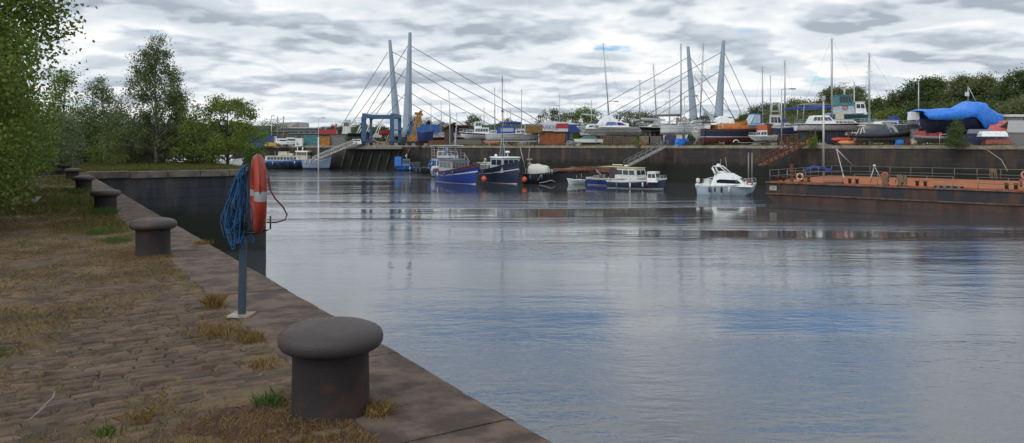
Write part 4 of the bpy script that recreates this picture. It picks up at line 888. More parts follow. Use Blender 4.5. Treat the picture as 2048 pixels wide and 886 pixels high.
# dark boat under white canopy, then rubbish-laden pontoon
t, S, L, B = afloat('old_boat', 'old black boat with a rounded white tarpaulin over its middle', 'boat', 1050, 366, 1118, 367, H=1.35, B=3.6, bands=[(1, 0)], mats=[DARK], bow=.25, trans=.8, bul=.15, deck=GREY, rail=GALV)
mb = MB(); prof = [(math.cos(math.pi * i / 10), math.sin(math.pi * i / 10)) for i in range(11)]; vs = []; kx = 10; r = random.Random(3)
for i in range(kx):
    f = i / (kx - 1); s = 1 - .25 * abs(f - .35) ** 1.5 * 2
    for a, b in prof: vs.append((-L * .36 + L * .55 * f, a * 1.45 * s, 1.35 + b * 1.35 * s + r.uniform(-.05, .05)))
mb.add(vs, [(i * 11 + j, i * 11 + j + 1, i * 11 + 12 + j, i * 11 + 11 + j) for i in range(kx - 1) for j in range(10)] + [tuple(range(11))[::-1], tuple((kx - 1) * 11 + j for j in range(11))], smooth=True)
mb.build('tarpaulin', mat('off_white_tarp', (.50, .49, .45), .7, bump=.4, bsc=3, bdist=.1), t)
mb = MB()
for i in range(12): mb.tube((-L * .4 + L * .07 * i, -1.6, 1.3), (-L * .4 + L * .07 * i, -1.6, 2.0), .025, n=4)
mb.tube((-L * .4, -1.6, 2.0), (L * .38, -1.6, 2.0), .025, n=4).build('railing', WHITE2, t)
mb = MB(); mb.tube((-L * .46, 0, 1.4), (-L * .46 - .9, 0, 5.0), .07, n=5).tube((-L * .44, .2, 1.4), (-L * .44 + .3, .2, 4.9), .05, n=5).box((-L * .36, 0, 3.3), (.7, .5, .2)).box((-L * .36, 0, 2.7), (.5, .4, .2)).tube((-L * .36, 0, 1.3), (-L * .36, 0, 3.3), .08); mb.build('crane_post', mat('pinkish_pole', (.30, .24, .23), .6), t)
MB().path([(L * .0, -1.75, .15), (L * .2, -1.85, .3), (L * .35, -1.8, .55), (L * .46, -1.7, .3)], .05, 5).path([(L * .06, -1.7, 1.3), (-L * .05, -1.8, .4)], .04, 4).build('mooring_rope', mat('pale_rope', (.36, .34, .32), .9), t)
pc = at(1185, 280, 112); t = thing('scrap_pontoon', 'low dark pontoon heaped with rusty brown scrap and timber against the far wall', 'pontoon', (pc.x, pc.y, 0), R(-9))
MB().box((0, 0, .65), (11.5, 4, 1.5)).box((0, -2.02, 1.3), (11.6, .1, .15)).build('pontoon_hull', DARK, t)
t2 = []
r = random.Random(44)
for k in range(46):
    x = r.uniform(-5.3, 5.2); z = 1.45 + r.uniform(0, .75) * (1 - abs(x) / 9); l_ = r.uniform(.8, 2.8); m_ = r.choice([RUST, RUST, mat('scrap_red_brown', (.22, .07, .04), .85, col2=(.1, .04, .03), sc=4), WOOD, mat('brown_tarp', (.15, .09, .06), .9), GREY])
    tag(MB().box((0, 0, 0), (l_, r.uniform(.15, .6), r.uniform(.12, .4)), ry=r.uniform(-.2, .2), tx=.85, ty=.8).build('scrap_piece', m_, loc=(pc.x + x, pc.y + r.uniform(-1.4, 1.5), z), rz=r.uniform(-.5, .5)),
        'one of the rusty scrap pieces heaped on the low dark pontoon', 'scrap', 'rusty scrap heaped on the pontoon')
tag(MB().tube((-2.6, 0, 0), (2.6, 0, 0), .26, n=10).build('rusty_pipe', mat('scrap_red_brown', (.22, .07, .04)), loc=(pc.x - 3.2, pc.y - 1.7, 1.72), rz=R(-4)), 'long red brown pipe along the front of the scrap pontoon', 'pipe')
# small white dinghy
t, S, L, B = afloat('dinghy', 'small white tender with an outboard motor floating in front of the scrap pontoon', 'dinghy', 1166, 367.5, 1134, 368.5, H=.55, B=1.5, draft=.12, bands=[(1, 0)], mats=[WHITE], bow=.35, trans=.85, bul=.25, deck=GREY, rake=.12)
MB().box((-L * .5 - .08, 0, .75), (.28, .3, .5), tx=.7).tube((-L * .5 - .1, 0, .6), (-L * .5 - .12, 0, -.1), .05).build('outboard', DARK, t); MB().tube((-L * .1, 0, .5), (-L * .1, 0, 1.2), .02).tube((-L * .4, 0, .5), (-L * .4, 0, 1.4), .02).build('pole', ALU, t)
# blue and white cabin boats
t, S, L, B = afloat('cabin_boat', 'blue hulled wooden cabin boat with a yellow edged roof and brown cockpit screen', 'cabin boat', 1182, 369, 1302, 375, H=.95, B=2.9, bands=[(.30, 0), (.36, 1), (.86, 2), (1, 1)], mats=[DARK, WHITE2, BLUE, WHITE2], bow=.28, trans=.8, bul=.25, deck=GREY, rake=.05)
cabin(t, L * .0, L * .36, .85, 1.55, 2.3, WHITE2, rf=.3, nw=3, fw=2, roof=mat('yellowish_roof', (.42, .36, .14), .6), oh=.12, win=(.45, .82))
MB().box((-L * .035, 0, 1.6), (L * .13, 2.2, 1.4)).build('cockpit_screen', mat('brown_screen', (.06, .045, .045), .4), t)
cabin(t, L * .36, L * .40, .9, .05, .1, WHITE2, nw=0, fw=0)
mb = MB(); mb.box((-L * .1, 0, 2.52), (L * .28, 2.3, .08)); mb.build('canopy', mat('yellowish_roof', (.4, .34, .14)), t)
MB().box((-L * .36, 0, 1.05), (1.2, 1.3, .5), tx=.8).tube((-L * .3, .2, 1.0), (-L * .42, .2, 1.9), .13).box((-L * .22, -.4, 1.2), (.5, .5, .5)).build('deck_gear', mat('mixed_gear', (.26, .23, .2), .8, col2=(.08, .08, .1), sc=6), t)
MB().lathe([(.25, 0), (.3, .12), (.1, .22)], (L * .1, 0, 2.55), 12).box((-.6, .3, 2.75), (1.6, .1, .1)).build('roof_dome', WHITE, t)
t, S, L, B = afloat('cabin_boat', 'low navy cabin boat with a small white cuddy, moored outermost below the gangway', 'cabin boat', 1218, 375, 1334, 378.5, H=.85, B=2.5, bands=[(.30, 0), (.36, 1), (.9, 2), (1, 3)], mats=[DARK, WHITE2, NAVY, WHITE2], bow=.42, trans=.8, bul=.2, deck=GREY, rake=.08)
cabin(t, L * .20, L * .37, .85, 1.2, 1.9, WHITE, rf=.25, nw=2, fw=2, roof=WHITE, oh=.08, win=(.45, .85))
guard(t, S, .82, .99, .4, 4)
MB().lathe([(.03, -.15), (.12, 0), (.03, .15)], (L * .22, -1.28, .7), 8).build('fender', mat('red_orange_buoy', (.52, .07, .03)), t)
# white motor cruiser by the barge
t, S, L, B = afloat('motor_cruiser', 'white motor cruiser with a raked arch moored at the left end of the rusty barge', 'motor cruiser', 1398, 388, 1513, 391.5, H=1.05, B=2.9, draft=.4, bands=[(.22, 0), (.84, 1), (.88, 2), (1, 3)], mats=[DARK, mat('pale_blue_gelcoat', (.44, .54, .62), .3), GREY, WHITE], bow=.22, trans=.92, bul=.1, deck=WHITE, rail=WHITE, rake=.10, full=2.9, vee=.22, kr=.6)
mb = MB(); w = 1.22
sil = [(-L * .26, .98), (-L * .24, 1.35), (-L * .19, 2.25), (-L * .05, 2.42), (L * .08, 2.36), (L * .27, 1.72), (L * .33, 1.28), (L * .46, 1.12), (L * .46, .98)]
mb.prism(sil, -w, w, top=.78); cb = mb.build('cabin', WHITE, t)
for sd in (-1, 1):
    mb = MB(); yy = sd * (w * .90); q = [(-L * .145, 1.36), (L * .19, 1.30), (L * .27, 1.36), (L * .20, 1.70), (-L * .10, 1.74), (-L * .155, 1.6)]
    mb.prism(q, yy - .09, yy + .09, top=.97); mb.build('window', GLASS, cb)
MB().panel([(L * .29, -.85, 1.42), (L * .29, .85, 1.42), (L * .235, .85, 1.82), (L * .235, -.85, 1.82)], 0, 1, 0, 1, off=.10, th=.03).build('windscreen', GLASS, cb)
mb = MB()
for sd in (-1, 1): mb.path([(-L * .17, sd * .95, 2.2), (-L * .235, sd * .9, 2.95), (-L * .225, sd * .8, 3.12), (-L * .10, sd * .8, 3.1), (L * .03, sd * .85, 2.42)], 0, 6, rs=[.14, .10, .08, .07, .05])
mb.box((-L * .18, 0, 3.12), (.5, 1.7, .1)); mb.box((-L * .15, 0, 3.28), (.42, .42, .2), tx=.8); mb.build('arch', WHITE, t)
MB().box((-L * .08, 0, 2.5), (.6, 1.3, .16)).build('seat', WHITE, t)
mb = MB()
for sd in (-1, 1): mb.path([(-L * .40, sd * 1.1, 1.0), (-L * .39, sd * 1.1, 1.75), (-L * .27, sd * 1.0, 1.8)], .03, 5)
mb.box((-L * .34, 0, 1.35), (.7, 1.5, .6), tx=.8); mb.tube((-L * .33, .9, 1.82), (-L * .22, .9, 1.82), .04); mb.build('cockpit_seat', WHITE2, t)
for z, y in ((1.5, -.5), (.95, -.9)): MB().lathe([(.05, -.3), (.2, -.2), (.22, .2), (.05, .3)], (-L * .5, y, z), 10).build('fender', WHITE2, t)
for x in (-.27, -.17): MB().lathe([(.03, -.25), (.08, -.18), (.08, .18), (.03, .25)], (x * L, -1.5, .62), 8).tube((x * L, -1.45, .85), (x * L, -1.42, 1.1), .01, n=3).build('fender', DARK, t)
guard(t, S, .72, .99, .55, 5)
ring_on(t, (L * .41, -1.0, 1.35), 'Y', .26, mat('dark_red_ring', (.28, .03, .05), .6))
MB().tube((-L * .12, .2, 3.1), (-L * .12, .2, 3.9), .02, n=4).tube((L * .0, .2, 2.4), (-L * .04, .2, 4.1), .02, n=4).build('aerial', ALU, t)
# far left tug and pale bow, small blue boat
t, S, L, B = afloat('tug', 'long old tug with white deckhouse, peeling blue and black hull and tyre fenders', 'tug', 530, 337.5, 632, 338, H=1.75, B=4.6, draft=.6, bands=[(.62, 0), (.84, 1), (1, 2)], mats=[DARK, BLUE, mat('mid_blue_peeling', (.05, .19, .50), .5, col2=(.3, .36, .4), sc=2, thr=.6)], bow=.12, stern=.0, trans=.6, bul=.35, deck=GREY, rail=BLUEM, rake=.03, full=3)
cabin(t, -L * .44, L * .22, 1.5, 1.15, 3.2, WHITE2, rf=.1, nw=9, fw=2, roof=WHITE2, oh=.15, win=(.35, .85))
cabin(t, L * .15, L * .38, 1.6, 2.0, 2.7, CREAM, rf=.1, nw=4, fw=4, roof=WHITE, oh=.15, win=(.62, .9), name='wheelhouse', rt=.16)
MB().box((-L * .12, 0, 3.2), (2.1, 1.6, .8), tx=.85).box((L * .0, 0, 3.0), (1.6, 1.2, .5), tx=.8).build('deck_box', CREAM, t)
MB().tube((L * .14, 0, 2.7), (L * .14, 0, 4.9), .1).box((L * .14, 0, 4.75), (1.4, .2, .15)).tube((L * .24, 0, 3.6), (L * .24, 0, 4.6), .14).build('mast', WHITE2, t); MB().tube((-L * .3, 0, 2.6), (-L * .3, 0, 3.6), .08).build('funnel', GREY, t)
for i in range(6): MB().torus((-L * .4 + i * L * .15, -B * .47, .95), .33, .12, 'Y', 12, 6).build('tyre_fender', BLACK, t)
t, S, L, B = afloat('work_boat', 'pale blue grey steel bow of a boat moored under the aluminium lattice gangway', 'work boat', 612, 338.5, 664, 339.5, H=2.0, B=3.6, draft=.6, bands=[(.38, 0), (.44, 1), (.78, 1), (.80, 2), (1, 1)], mats=[NAVY, mat('pale_steel_blue', (.24, .31, .42), .5), WHITE2], bow=.48, trans=.8, bul=.3, deck=GREY, rail=WHITE2, rake=.13, full=3)
t, S, L, B = afloat('work_boat', 'small bright blue workboat under the quay right of the travel hoist', 'work boat', 842, 341, 790, 341, H=.9, B=2.6, bands=[(.45, 0), (1, 1)], mats=[DARK, mat('bright_mid_blue', (.03, .13, .48), .5)], bow=.15, bul=.2, deck=GREY)
cabin(t, -L * .1, L * .2, .9, 1.3, 1.9, mat('blue_grey_cab', (.10, .16, .24), .6), nw=3, fw=2, rf=.1, roof=GREY)
MB().box((L * .36, 0, 1.8), (1.3, 1.9, 1.8)).build('blue_box', mat('bright_blue_box', (.03, .16, .55), .5), t); MB().tube((L * .05, 0, 2.2), (L * .05, 0, 3.3), .06).box((L * .07, 0, 2.9), (.4, .2, .2)).build('lamp_mast', WHITE2, t); guard(t, S, .02, .42, .7, 4)
t, S, L, B = afloat('old_boat', 'low dark wooden boat just left of the blue fishing boat', 'boat', 834, 345, 884, 348, H=.95, B=2.6, bands=[(.9, 0), (1, 1)], mats=[DARK, WOOD], bow=.35, bul=.25, deck=WOOD)
for (x, D, l, lb) in ((371, 150, 7, 'white motor boat glimpsed through the scrub on the pier'), (453, 150, 6.5, 'white cabin boat glimpsed behind the spreading pier tree')):
    p = at(x, 280, D); t = thing('motor_boat', lb, 'motor boat', (p.x, D, 0), R(8)); z0 = 1.6
    S = hull(t, l, 2.4, 1.5, bands=[(.3, 0), (1, 1)], mats=[DARK, WHITE], z0=.5 if x > 400 else .6, deck=WHITE2); cabin(t, -l * .3, l * .2, 1.9, 1.1, 2, WHITE, nw=3, fw=2, roof=WHITE)
# ------------------------------------------------------------------ the rusty barge
BA = Vector((24.9, 75.9, 0)); BZ = math.atan2(61.7 - 75.7, 40.8 - 24.7); BL, BW, BH = 46, 18, 1.9
bg_ = thing('barge', 'long rusty black deck barge with an orange deck and pipe railings at the right', 'barge', BA, BZ)
BUP = mat('barge_black_side', (.016, .019, .027), .6, col2=(.075, .034, .020), sc=.9, thr=.56, soft=.12, streak=.35, bump=.3, bsc=6)
BLO = mat('barge_brown_side', (.078, .044, .036), .8, col2=(.042, .024, .020), sc=1.1, thr=.5, streak=.4, bump=.3, bsc=8)
BDK = mat('orange_rusted_deck', (.34, .10, .02), .8, col2=(.20, .060, .020), sc=.7, thr=.52, soft=.14, bump=.3, bsc=10)
def bsec(z, out): c = max(0, (.75 - z)) * .9; return [(c, -out), (BL, -out), (BL, BW), (c, BW)]
mb = MB(); v = []
for z, o_ in ((-.8, 0), (.75, 0)): v += [(p[0], p[1], z) for p in bsec(z, o_)]
mb.add(v, [(i, (i + 1) % 4, (i + 1) % 4 + 4, i + 4) for i in range(4)], 1); mb.extr([(0, 0), (BL, 0), (BL, BW), (0, BW)], .752, BH - .06, 0); mb.build('hull', [BUP, BLO], bg_)
MB().box((BL / 2, -.06, .78), (BL, .14, .12)).build('rubbing_strake', mat('strake', (.13, .085, .07), .8, col2=(.08, .04, .03), sc=2), bg_)
MB().box((BL / 2, BW / 2 - .04, BH - .02), (BL + .1, BW + .22, .07)).build('deck', BDK, bg_)
MB().box((BL / 2, -.10, BH - .03), (BL + .12, .12, .12)).build('deck_edge', mat('deck_edge', (.19, .12, .095), .8, col2=(.1, .05, .04), sc=3), bg_)
mb = MB(); r = random.Random(8)
mb.box((BL / 2, .35, BH + .06), (BL - 1, .08, .1))
mb.build('deck_kerb', BDK, bg_)
def rail(pts, h, step, rows, seg=None):
    mb = MB()
    for a, b in zip(pts, pts[1:]):
        a, b = Vector(a), Vector(b); L = (b - a).length; n = max(1, round(L / step)); j = random.Random(int(L * 7))
        for i in range(n + 1): p = a.lerp(b, i / n) + Vector((j.uniform(-.03, .03), j.uniform(-.03, .03), 0)); mb.tube(p, p + Vector((0, 0, h)), .028, n=5)
        for q in rows: mb.tube(a + Vector((0, 0, h * q)), b + Vector((0, 0, h * q)), .026, n=5)
    mb.build('railing', GALV, bg_)
rail([(.3, .15, BH), (.3, BW - .3, BH), (BL, BW - .3, BH)], 1.15, 2.1, (1, .5))
rail([(2.0, .15, BH), (7.2, .15, BH)], 1.15, 1.7, (1, .62, .3)); rail([(8.2, .15, BH), (16.2, .15, BH)], 1.0, 2.0, (1,)); rail([(18.0, .15, BH), (BL, .15, BH)], 1.0, 2.1, (1, .5))
def bl_(x, y, z=0): return BA + Matrix.Rotation(BZ, 3, 'Z') @ Vector((x, y, z))
def bx_on(px_, D, z): p = at(px_, 300, D); p.z = z; return p
for i, (x, y, z, lb) in enumerate(((3.3, -.02, BH + .62, 'orange and white lifebuoy on the front rail near the left end of the barge'), (9.9, 3.5, BH + .75, 'red lifebuoy by the tripod on the barge deck'), (20.8, 4.2, BH + 1.15, 'pink lifebuoy on its stand in front of the rusty pipe'))):
    p = bl_(x, y, z); t = thing('lifebuoy', lb, 'lifebuoy', p, BZ, 'lifebuoys on the barge')
    ring_part(0, 2 * math.pi, 1, 28).build('ring', [mat('faded_orange_ring', (.50, .2, .1), .6), mat('red_ring', (.45, .07, .04), .6), mat('pink_ring', (.46, .22, .18), .6)][i], t)
    if i == 0:
        for a in (45, 135, 225, 315): ring_part(R(a - 12), R(a + 12), 1.05, 5).build('reflective_band', WHITE2, t)
t = thing('lifebuoy_stand', 'pinkish board stand holding the lifebuoy in front of the barge pipe', 'stand', bl_(20.8, 4.3, BH), BZ); MB().box((0, .06, .45), (.5, .06, .8)).box((0, .1, .4), (.1, .08, .8)).build('board', mat('pink_board', (.4, .2, .17), .7), t)
def drum(lb, x, y, h=.55, dbl=True):
    t = thing('mooring_bitts', lb, 'bitts', bl_(x, y, BH), BZ, 'iron mooring bitts on the barge')
    for s in ((-.32, .32) if dbl else (0,)): MB().lathe([(.14, 0), (.14, h * .8), (.19, h * .85), (.19, h)], (s, 0, 0), 12).build('post', RUST, t)
    MB().box((0, 0, .04), (1.1 if dbl else .5, .45, .08)).build('base', RUST, t)
drum('iron bitts at the left end of the barge beside the cruiser bow', 1.0, 1.0); drum('iron bitts behind the first lifebuoy on the barge', 3.0, 2.2); drum('iron bitts in the middle of the barge deck left of the tripod', 7.9, .9); drum('cross shaped rusty bitts right of the hanging ropes', 13.6, .8); drum('cross shaped rusty bitts below the pink lifebuoy', 20.3, .55, .6)
tag(MB().box((0, 0, 0), (.28, .28, 1.75)).build('iron_post', RUST, loc=bl_(1.9, 1.6, BH + .87), rz=BZ), 'thick rusty iron post near the left end of the barge', 'post')
tag(MB().tube((0, 0, 0), (15, 0, 0), .36, n=14).build('steel_pipe', mat('red_brown_pipe', (.16, .06, .045), .8, col2=(.28, .10, .06), sc=1.2, thr=.55), loc=bl_(20.0, 7.0, BH + .40), rz=BZ + R(7)), 'long red brown steel pipe lying on the barge deck at the right', 'pipe')
def hang(lb, x, n, seed, w=.5, y=.1, top=1.05):
    r = random.Random(seed); mb = MB()
    for k in range(n):
        a = r.uniform(-w / 2, w / 2); d = r.uniform(.5, 1.25); mb.path([(a, 0, top), (a + r.uniform(-.1, .1), -.12, top - .2), (a + r.uniform(-.12, .12), -.14, top - d * .7), (a + r.uniform(-.15, .15), -.1, top - d)], r.uniform(.03, .06), 5)
        mb.path([(a, 0, top), (a, .15, top - .15), (a + .05, .15, top - d * .7)], .04, 4)
    tag(mb.build('rope_bundle', ROPE, loc=bl_(x, y, BH), rz=BZ), lb, 'rope', 'old ropes on the barge')
hang('brown rope bundle hung over the barge rail, left of the bigger one', 10.9, 12, 1, .45); hang('biggest tangle of brown rope hanging down the side of the barge', 12.2, 20, 2, .75); hang('brown rope bundle on the far rail of the barge', 16.3, 12, 5, .5, BW - .4, 1.2)
for k, (x, y, l_) in enumerate(((15.8, .5, 2.2), (6.3, .6, 1.6))):
    mb = MB(); mb.box((0, 0, .09), (l_, .4, .18))
    for i in range(4): mb.box((-l_ * .36 + l_ * .24 * i, -.21, .09), (.2, .04, .12), mi=1)
    tag(mb.build('roller_fairlead', [DARK, GREY], loc=bl_(x, y, BH + .02), rz=BZ), ('dark roller fairlead on the front deck edge of the barge, right of the ropes', 'dark roller fairlead on the front deck edge, left of the tripod')[k], 'fairlead')
t = thing('tripod', 'pale steel tripod of three poles standing on the barge deck', 'tripod', bl_(9.0, 3.4, BH), BZ)
for a in (10, 130, 250): MB().tube((math.cos(R(a)) * .8, math.sin(R(a)) * .8, 0), (0, 0, 1.65), .035, n=5).build('leg', ALU, t)
MB().lathe([(.1, 0), (.14, .1), (.08, .2)], (0, 0, 1.6), 8).build('head', WHITE2, t)
pm = at(1647, 338, 87); pm.z = BH; t = thing('barge_mast', 'tall grey pole rising from the back of the barge past the quay edge', 'mast', (pm.x, pm.y, BH)); MB().tube((0, 0, 0), (0, 0, zat(192, 87) - BH), .13, .11, n=8).box((0, 0, zat(196, 87) - BH), (.3, .3, .5)).build('pole', ALU, t)
MB().path([(0, 0, .8), (-1.2, 0, 1.0), (-2.2, 0, .7)], 0, 7, rs=[.3, .25, .12]).path([(0, 0, .7), (.9, 0, .7)], .2, 7).build('sail_bundle', BLUEC, t)
q1, q2, q3 = at(1673, 298, 88), at(1688, 356, 82), at(1708, 334, 88); t = thing('derrick_legs', 'pair of thin pale poles leaning from the quay down to the barge deck', 'poles', q1); MB().tube((0, 0, 0), q2 - q1, .05, n=5).build('pole', ALU, t); MB().tube((0, 0, 0), q3 - q1, .05, n=5).build('pole', ALU, t)
t = thing('draught_plate', 'small cream plate lettered CW3 on the black side at the left end of the barge', 'plate', bl_(.55, -.02, 1.33), BZ)
MB().box((.15, -.01, 0), (.72, .03, .42)).build('plate', mat('cream_plate', (.40, .38, .30), .7), t); text_obj('CW3', 'lettering', .42, DARK, t, (.15, -.03, 0), (R(90), 0, 0), .004)
hose = at(1940, 289, 87), at(1975, 300, 86), at(2003, 320, 83), at(2015, 342, 80); mb = MB(); mb.path([p - hose[0] for p in hose], .05, 5); tag(mb.build('hose', mat('pale_hose', (.26, .2, .17), .8), loc=hose[0]), 'pale hose trailing from the boatyard edge down to the barge', 'hose')

# gangways and stairs
def gangway(label, a, b, Da, Db, w, h, m, panels, lattice=True, r=.05, name='gangway'):
    A = at(a[0], a[1], Da); Bp = at(b[0], b[1], Db); d = Bp - A; L = d.length; t = thing(name, label, 'gangway', A)
    ex = d.normalized(); ey = Vector((-ex.y, ex.x, 0)).normalized(); ez = ex.cross(ey)
    if ez.z < 0: ez = -ez
    def P(x, y, z): return ex * x + ey * y + Vector((0, 0, z))
    mb = MB(); vs = [P(0, -w / 2, 0), P(L, -w / 2, 0), P(L, w / 2, 0), P(0, w / 2, 0)]; mb.add(vs + [v + Vector((0, 0, .12)) for v in vs], [(3, 2, 1, 0), (4, 5, 6, 7), (0, 1, 5, 4), (1, 2, 6, 5), (2, 3, 7, 6), (3, 0, 4, 7)]); mb.build('walkway', m, t)
    for s in (-1, 1):
        mb = MB(); y = s * w / 2; mb.tube(P(0, y, h), P(L, y, h), r, n=5).tube(P(0, y, 0), P(L, y, 0), r * 1.4, n=5)
        if not lattice: mb.tube(P(0, y, h * .5), P(L, y, h * .5), r * .8, n=5)
        for i in range(panels + 1):
            x = L * i / panels; mb.tube(P(x, y, 0), P(x, y, h), r, n=4)
            if lattice and i < panels: x2 = L * (i + 1) / panels; mb.tube(P(x, y, 0 if i % 2 else h), P(x2, y, h if i % 2 else 0), r * .8, n=4)
        mb.build('side_rail', m, t)
gangway('pale aluminium lattice gangway sloping down to the tug from the hoist quay', (627, 322), (711, 287), 153, 157, 1.3, .85, mat('pale_aluminium', (.34, .33, .32), .6), 9, True, .085)
gangway('aluminium gangway with double handrails sloping down to the cabin boats', (1252, 334), (1332, 293), 108, 110.5, 1.1, .9, mat('dull_aluminium', (.19, .19, .19), .6), 7, False, .04)
gangway('rusty steel gangway sloping down to the left end of the barge', (1520, 332), (1604, 291), 97, 99, 1.2, 1.0, RUST, 8, True, .06)
for k, x in enumerate((1497, 1504)): tag(MB().tube((0, 0, -.5), (0, 0, 4.4), .09, n=7).build('mooring_pile', GALV, loc=(at(x, 300, 98.5).x, 98.5, 0)), ('left', 'right')[k] + ' one of two thin grey piles against the wall behind the motor cruiser', 'pile')
MB_ = MB(); p = at(637, 280, 152)
mp_ = tag(MB_.tube((0, 0, -.5), (0, 0, 6.6), .14, n=7).build('mooring_pile', WHITE2, loc=(p.x, 152, 0)), 'pale tall pile at the foot of the lattice gangway', 'pile')

# ------------------------------------------------------------------ boatyard structures
def yloc(x, back=2.0, D=None): D = D or WD(x) + back; X = (x - 1024) / F * D; return Vector((X, D, zq(X)))
def container(x0, x1, yt, D, m, label, door=None, rz=0, dep=2.4, cat='container', name='shipping_container', corr=True, z=None):
    p = yloc((x0 + x1) / 2, D=D); w = (x1 - x0) / F * D; h = zat(yt, D) - p.z - (z or 0); t = thing(name, label, cat, (p.x, p.y, p.z + (z or 0)), rz)
    mb = MB(); mb.box((0, dep / 2, h / 2), (w, dep, h - .02))
    if corr:
        n = max(4, int(w / .28))
        for i in range(n): mb.box((-w / 2 + w * (i + .5) / n, -.03, h / 2), (w / n * .5, .06, h - .3))
    mb.build('body', m, t)
    mb = MB()
    for sx in (-1, 1): mb.box((sx * (w / 2 - .06), -.05, h / 2), (.14, .12, h))
    mb.box((0, -.05, h - .06), (w - .27, .1, .12)).box((0, -.05, .08), (w - .27, .1, .16)); mb.build('frame', m, t)
    if door: MB().box((w / 2 - door[0] / 2 - .1, -.1, h * .45), (door[0], .08, h * .85)).build('door', door[1], t)
    return t
container(500, 545, 271, 163, mat('blue_container', (.02, .07, .34), .5, col2=(.03, .06, .2), sc=2), 'blue corrugated container at the left end of the quay')
container(545, 555, 270, 164, NAVY, 'narrow navy container with a white door beside the blue one', door=(.8, WHITE2))
container(609, 637, 271, 163, mat('teal_container', (.07, .26, .28), .6, col2=(.05, .16, .18), sc=2), 'pale teal corrugated container behind the second lamp post')
container(640, 659, 273, 162, mat('orange_container', (.45, .20, .03), .6, col2=(.3, .12, .04), sc=2), 'orange yellow container right of the teal one')
container(660, 690, 270, 162.5, BLOCK, 'grey block walled store right of the orange container', corr=False, name='block_store', cat='store')
container(818, 880, 249, 185, mat('blue_container2', (.02, .10, .42), .5, col2=(.04, .12, .3), sc=1), 'long blue container standing behind the yellow crane', z=1.2)
container(1080, 1129, 262, 132, mat('orange_brown_container', (.30, .10, .04), .75, col2=(.22, .07, .03), sc=1.2), 'big orange brown container under the advertising banners')
container(1130, 1145, 264, 134, mat('light_blue_board', (.22, .40, .55), .6), 'pale blue board standing right of the orange container', corr=False, dep=.15, name='notice_board', cat='board', z=1.0)
container(1053, 1076, 268, 136, LGREY, 'crumpled grey sheeting hung left of the orange container', corr=False, dep=.5, name='grey_sheeting', cat='sheeting')
for i, (x0, x1, yt, m) in enumerate(((1206, 1224, 271, WOOD), (1226, 1245, 272, WOOD), (1246, 1275, 273, WOOD), (1279, 1297, 272, mat('pale_crate', (.22, .2, .17), .9)), (1301, 1322, 272, mat('grey_crate', (.15, .14, .13), .9)), (1281, 1295, 282, mat('orange_brown_crate', (.3, .13, .08), .8)))):
    p = yloc((x0 + x1) / 2, 1.4 if i < 5 else .5); D = p.y; w = (x1 - x0) / F * D; h = zat(yt, D) - p.z
    t = thing('timber_crate', ['brown slatted timber crate, leftmost under the white motor cruiser', 'second brown timber crate under the motor cruiser', 'widest brown timber crate left of the yellow bush', 'pale crate just right of the yellow bush', 'grey crate left of the gangway head', 'low orange brown crate in front of the pale one'][i], 'crate', p, R(-12), 'crates under the motor cruiser')
    mb = MB(); mb.box((0, .6, h / 2), (w - .1, 1.1, h - .1)).build('box', mat('dark_inside', (.05, .045, .04), .9), t); mb = MB()
    for k in range(5): mb.box((0, 0, h * (k + .5) / 5), (w, .06, h / 5 * .72))
    for s in (-1, 0, 1): mb.box((s * (w / 2 - .06), -.05, h / 2), (.1, .05, h))
    mb.build('slats', m, t)
# sheds and distant buildings
def building(label, x0, x1, yt, D, m, roof=None, mono=0, name='building', z0=None, nw=0, dep=14):
    p = yloc((x0 + x1) / 2, D=D); w = (x1 - x0) / F * D; h = zat(yt, D) - p.z; t = thing(name, label, 'building', p); h2 = h + mono
    MB().prism([(-w / 2, 0), (w / 2, 0), (w / 2, h2 - .3), (-w / 2, h - .3)], 0, dep).build('wall', m, t)
    MB().prism([(-w / 2 - .4, h - .295), (w / 2 + .4, h2 - .295), (w / 2 + .4, h2), (-w / 2 - .4, h)], -.5, dep + .5).build('roof', roof or m, t)
    for i in range(nw): MB().box((-w / 2 + w * (i + .5) / nw, -.03, h * .6), (w / nw * .5, .1, h * .25)).build('window', GLASS, t)
    return t
p = yloc(575, D=420); t = thing('shed', 'large pale shed whose long roof slopes down to the left, beyond the trees', 'building', p)
PINK = mat('pale_pinkish_roof', (.36, .32, .31), .6); A_ = [at(545, 268, 420), at(600, 268, 420), at(596, 244, 420), at(561, 245, 420), at(541, 258, 420)]
mb = MB(); q = [a - p for a in A_]; mb.add([(a.x, 0, a.z) for a in q] + [(a.x, 22, a.z) for a in q], [(0, 1, 2, 3, 4), (9, 8, 7, 6, 5)] + [(i, i + 5, (i + 1) % 5 + 5, (i + 1) % 5) for i in range(5)]); mb.build('wall', PINK, t)
mb = MB(); g1 = [at(575, 257, 419.6), at(596, 257, 419.6), at(596, 244.5, 419.6)]; mb.add([a - p for a in g1] + [a - p + Vector((0, .3, 0)) for a in g1], [(0, 1, 2), (5, 4, 3), (0, 3, 4, 1), (1, 4, 5, 2), (2, 5, 3, 0)]); mb.build('gable', mat('grey_gable', (.2, .2, .22), .7), t)
building('long low grey building with a white roof edge under the sloping shed', 562, 632, 255, 330, mat('dark_grey_wall', (.10, .12, .14), .7), WHITE2, nw=6)
building('low grey building behind the vans', 540, 575, 262, 300, mat('dull_brown_wall', (.12, .10, .09), .8), GREY, nw=3)
building('grey green sheds right of the vans', 580, 640, 266, 280, mat('grey_green_wall', (.10, .13, .12), .8), GREY, nw=5)
building('rusty brown open shed behind the cabin yacht', 889, 905, 256, 175, mat('brown_shed', (.07, .045, .04), .9), RUST, mono=1.3, dep=6); building('rust brown flat shed with scrap beside it', 904, 936, 250, 178, mat('brown_shed2', (.085, .055, .048), .9, col2=(.04, .03, .03), sc=1), RUST, dep=6)
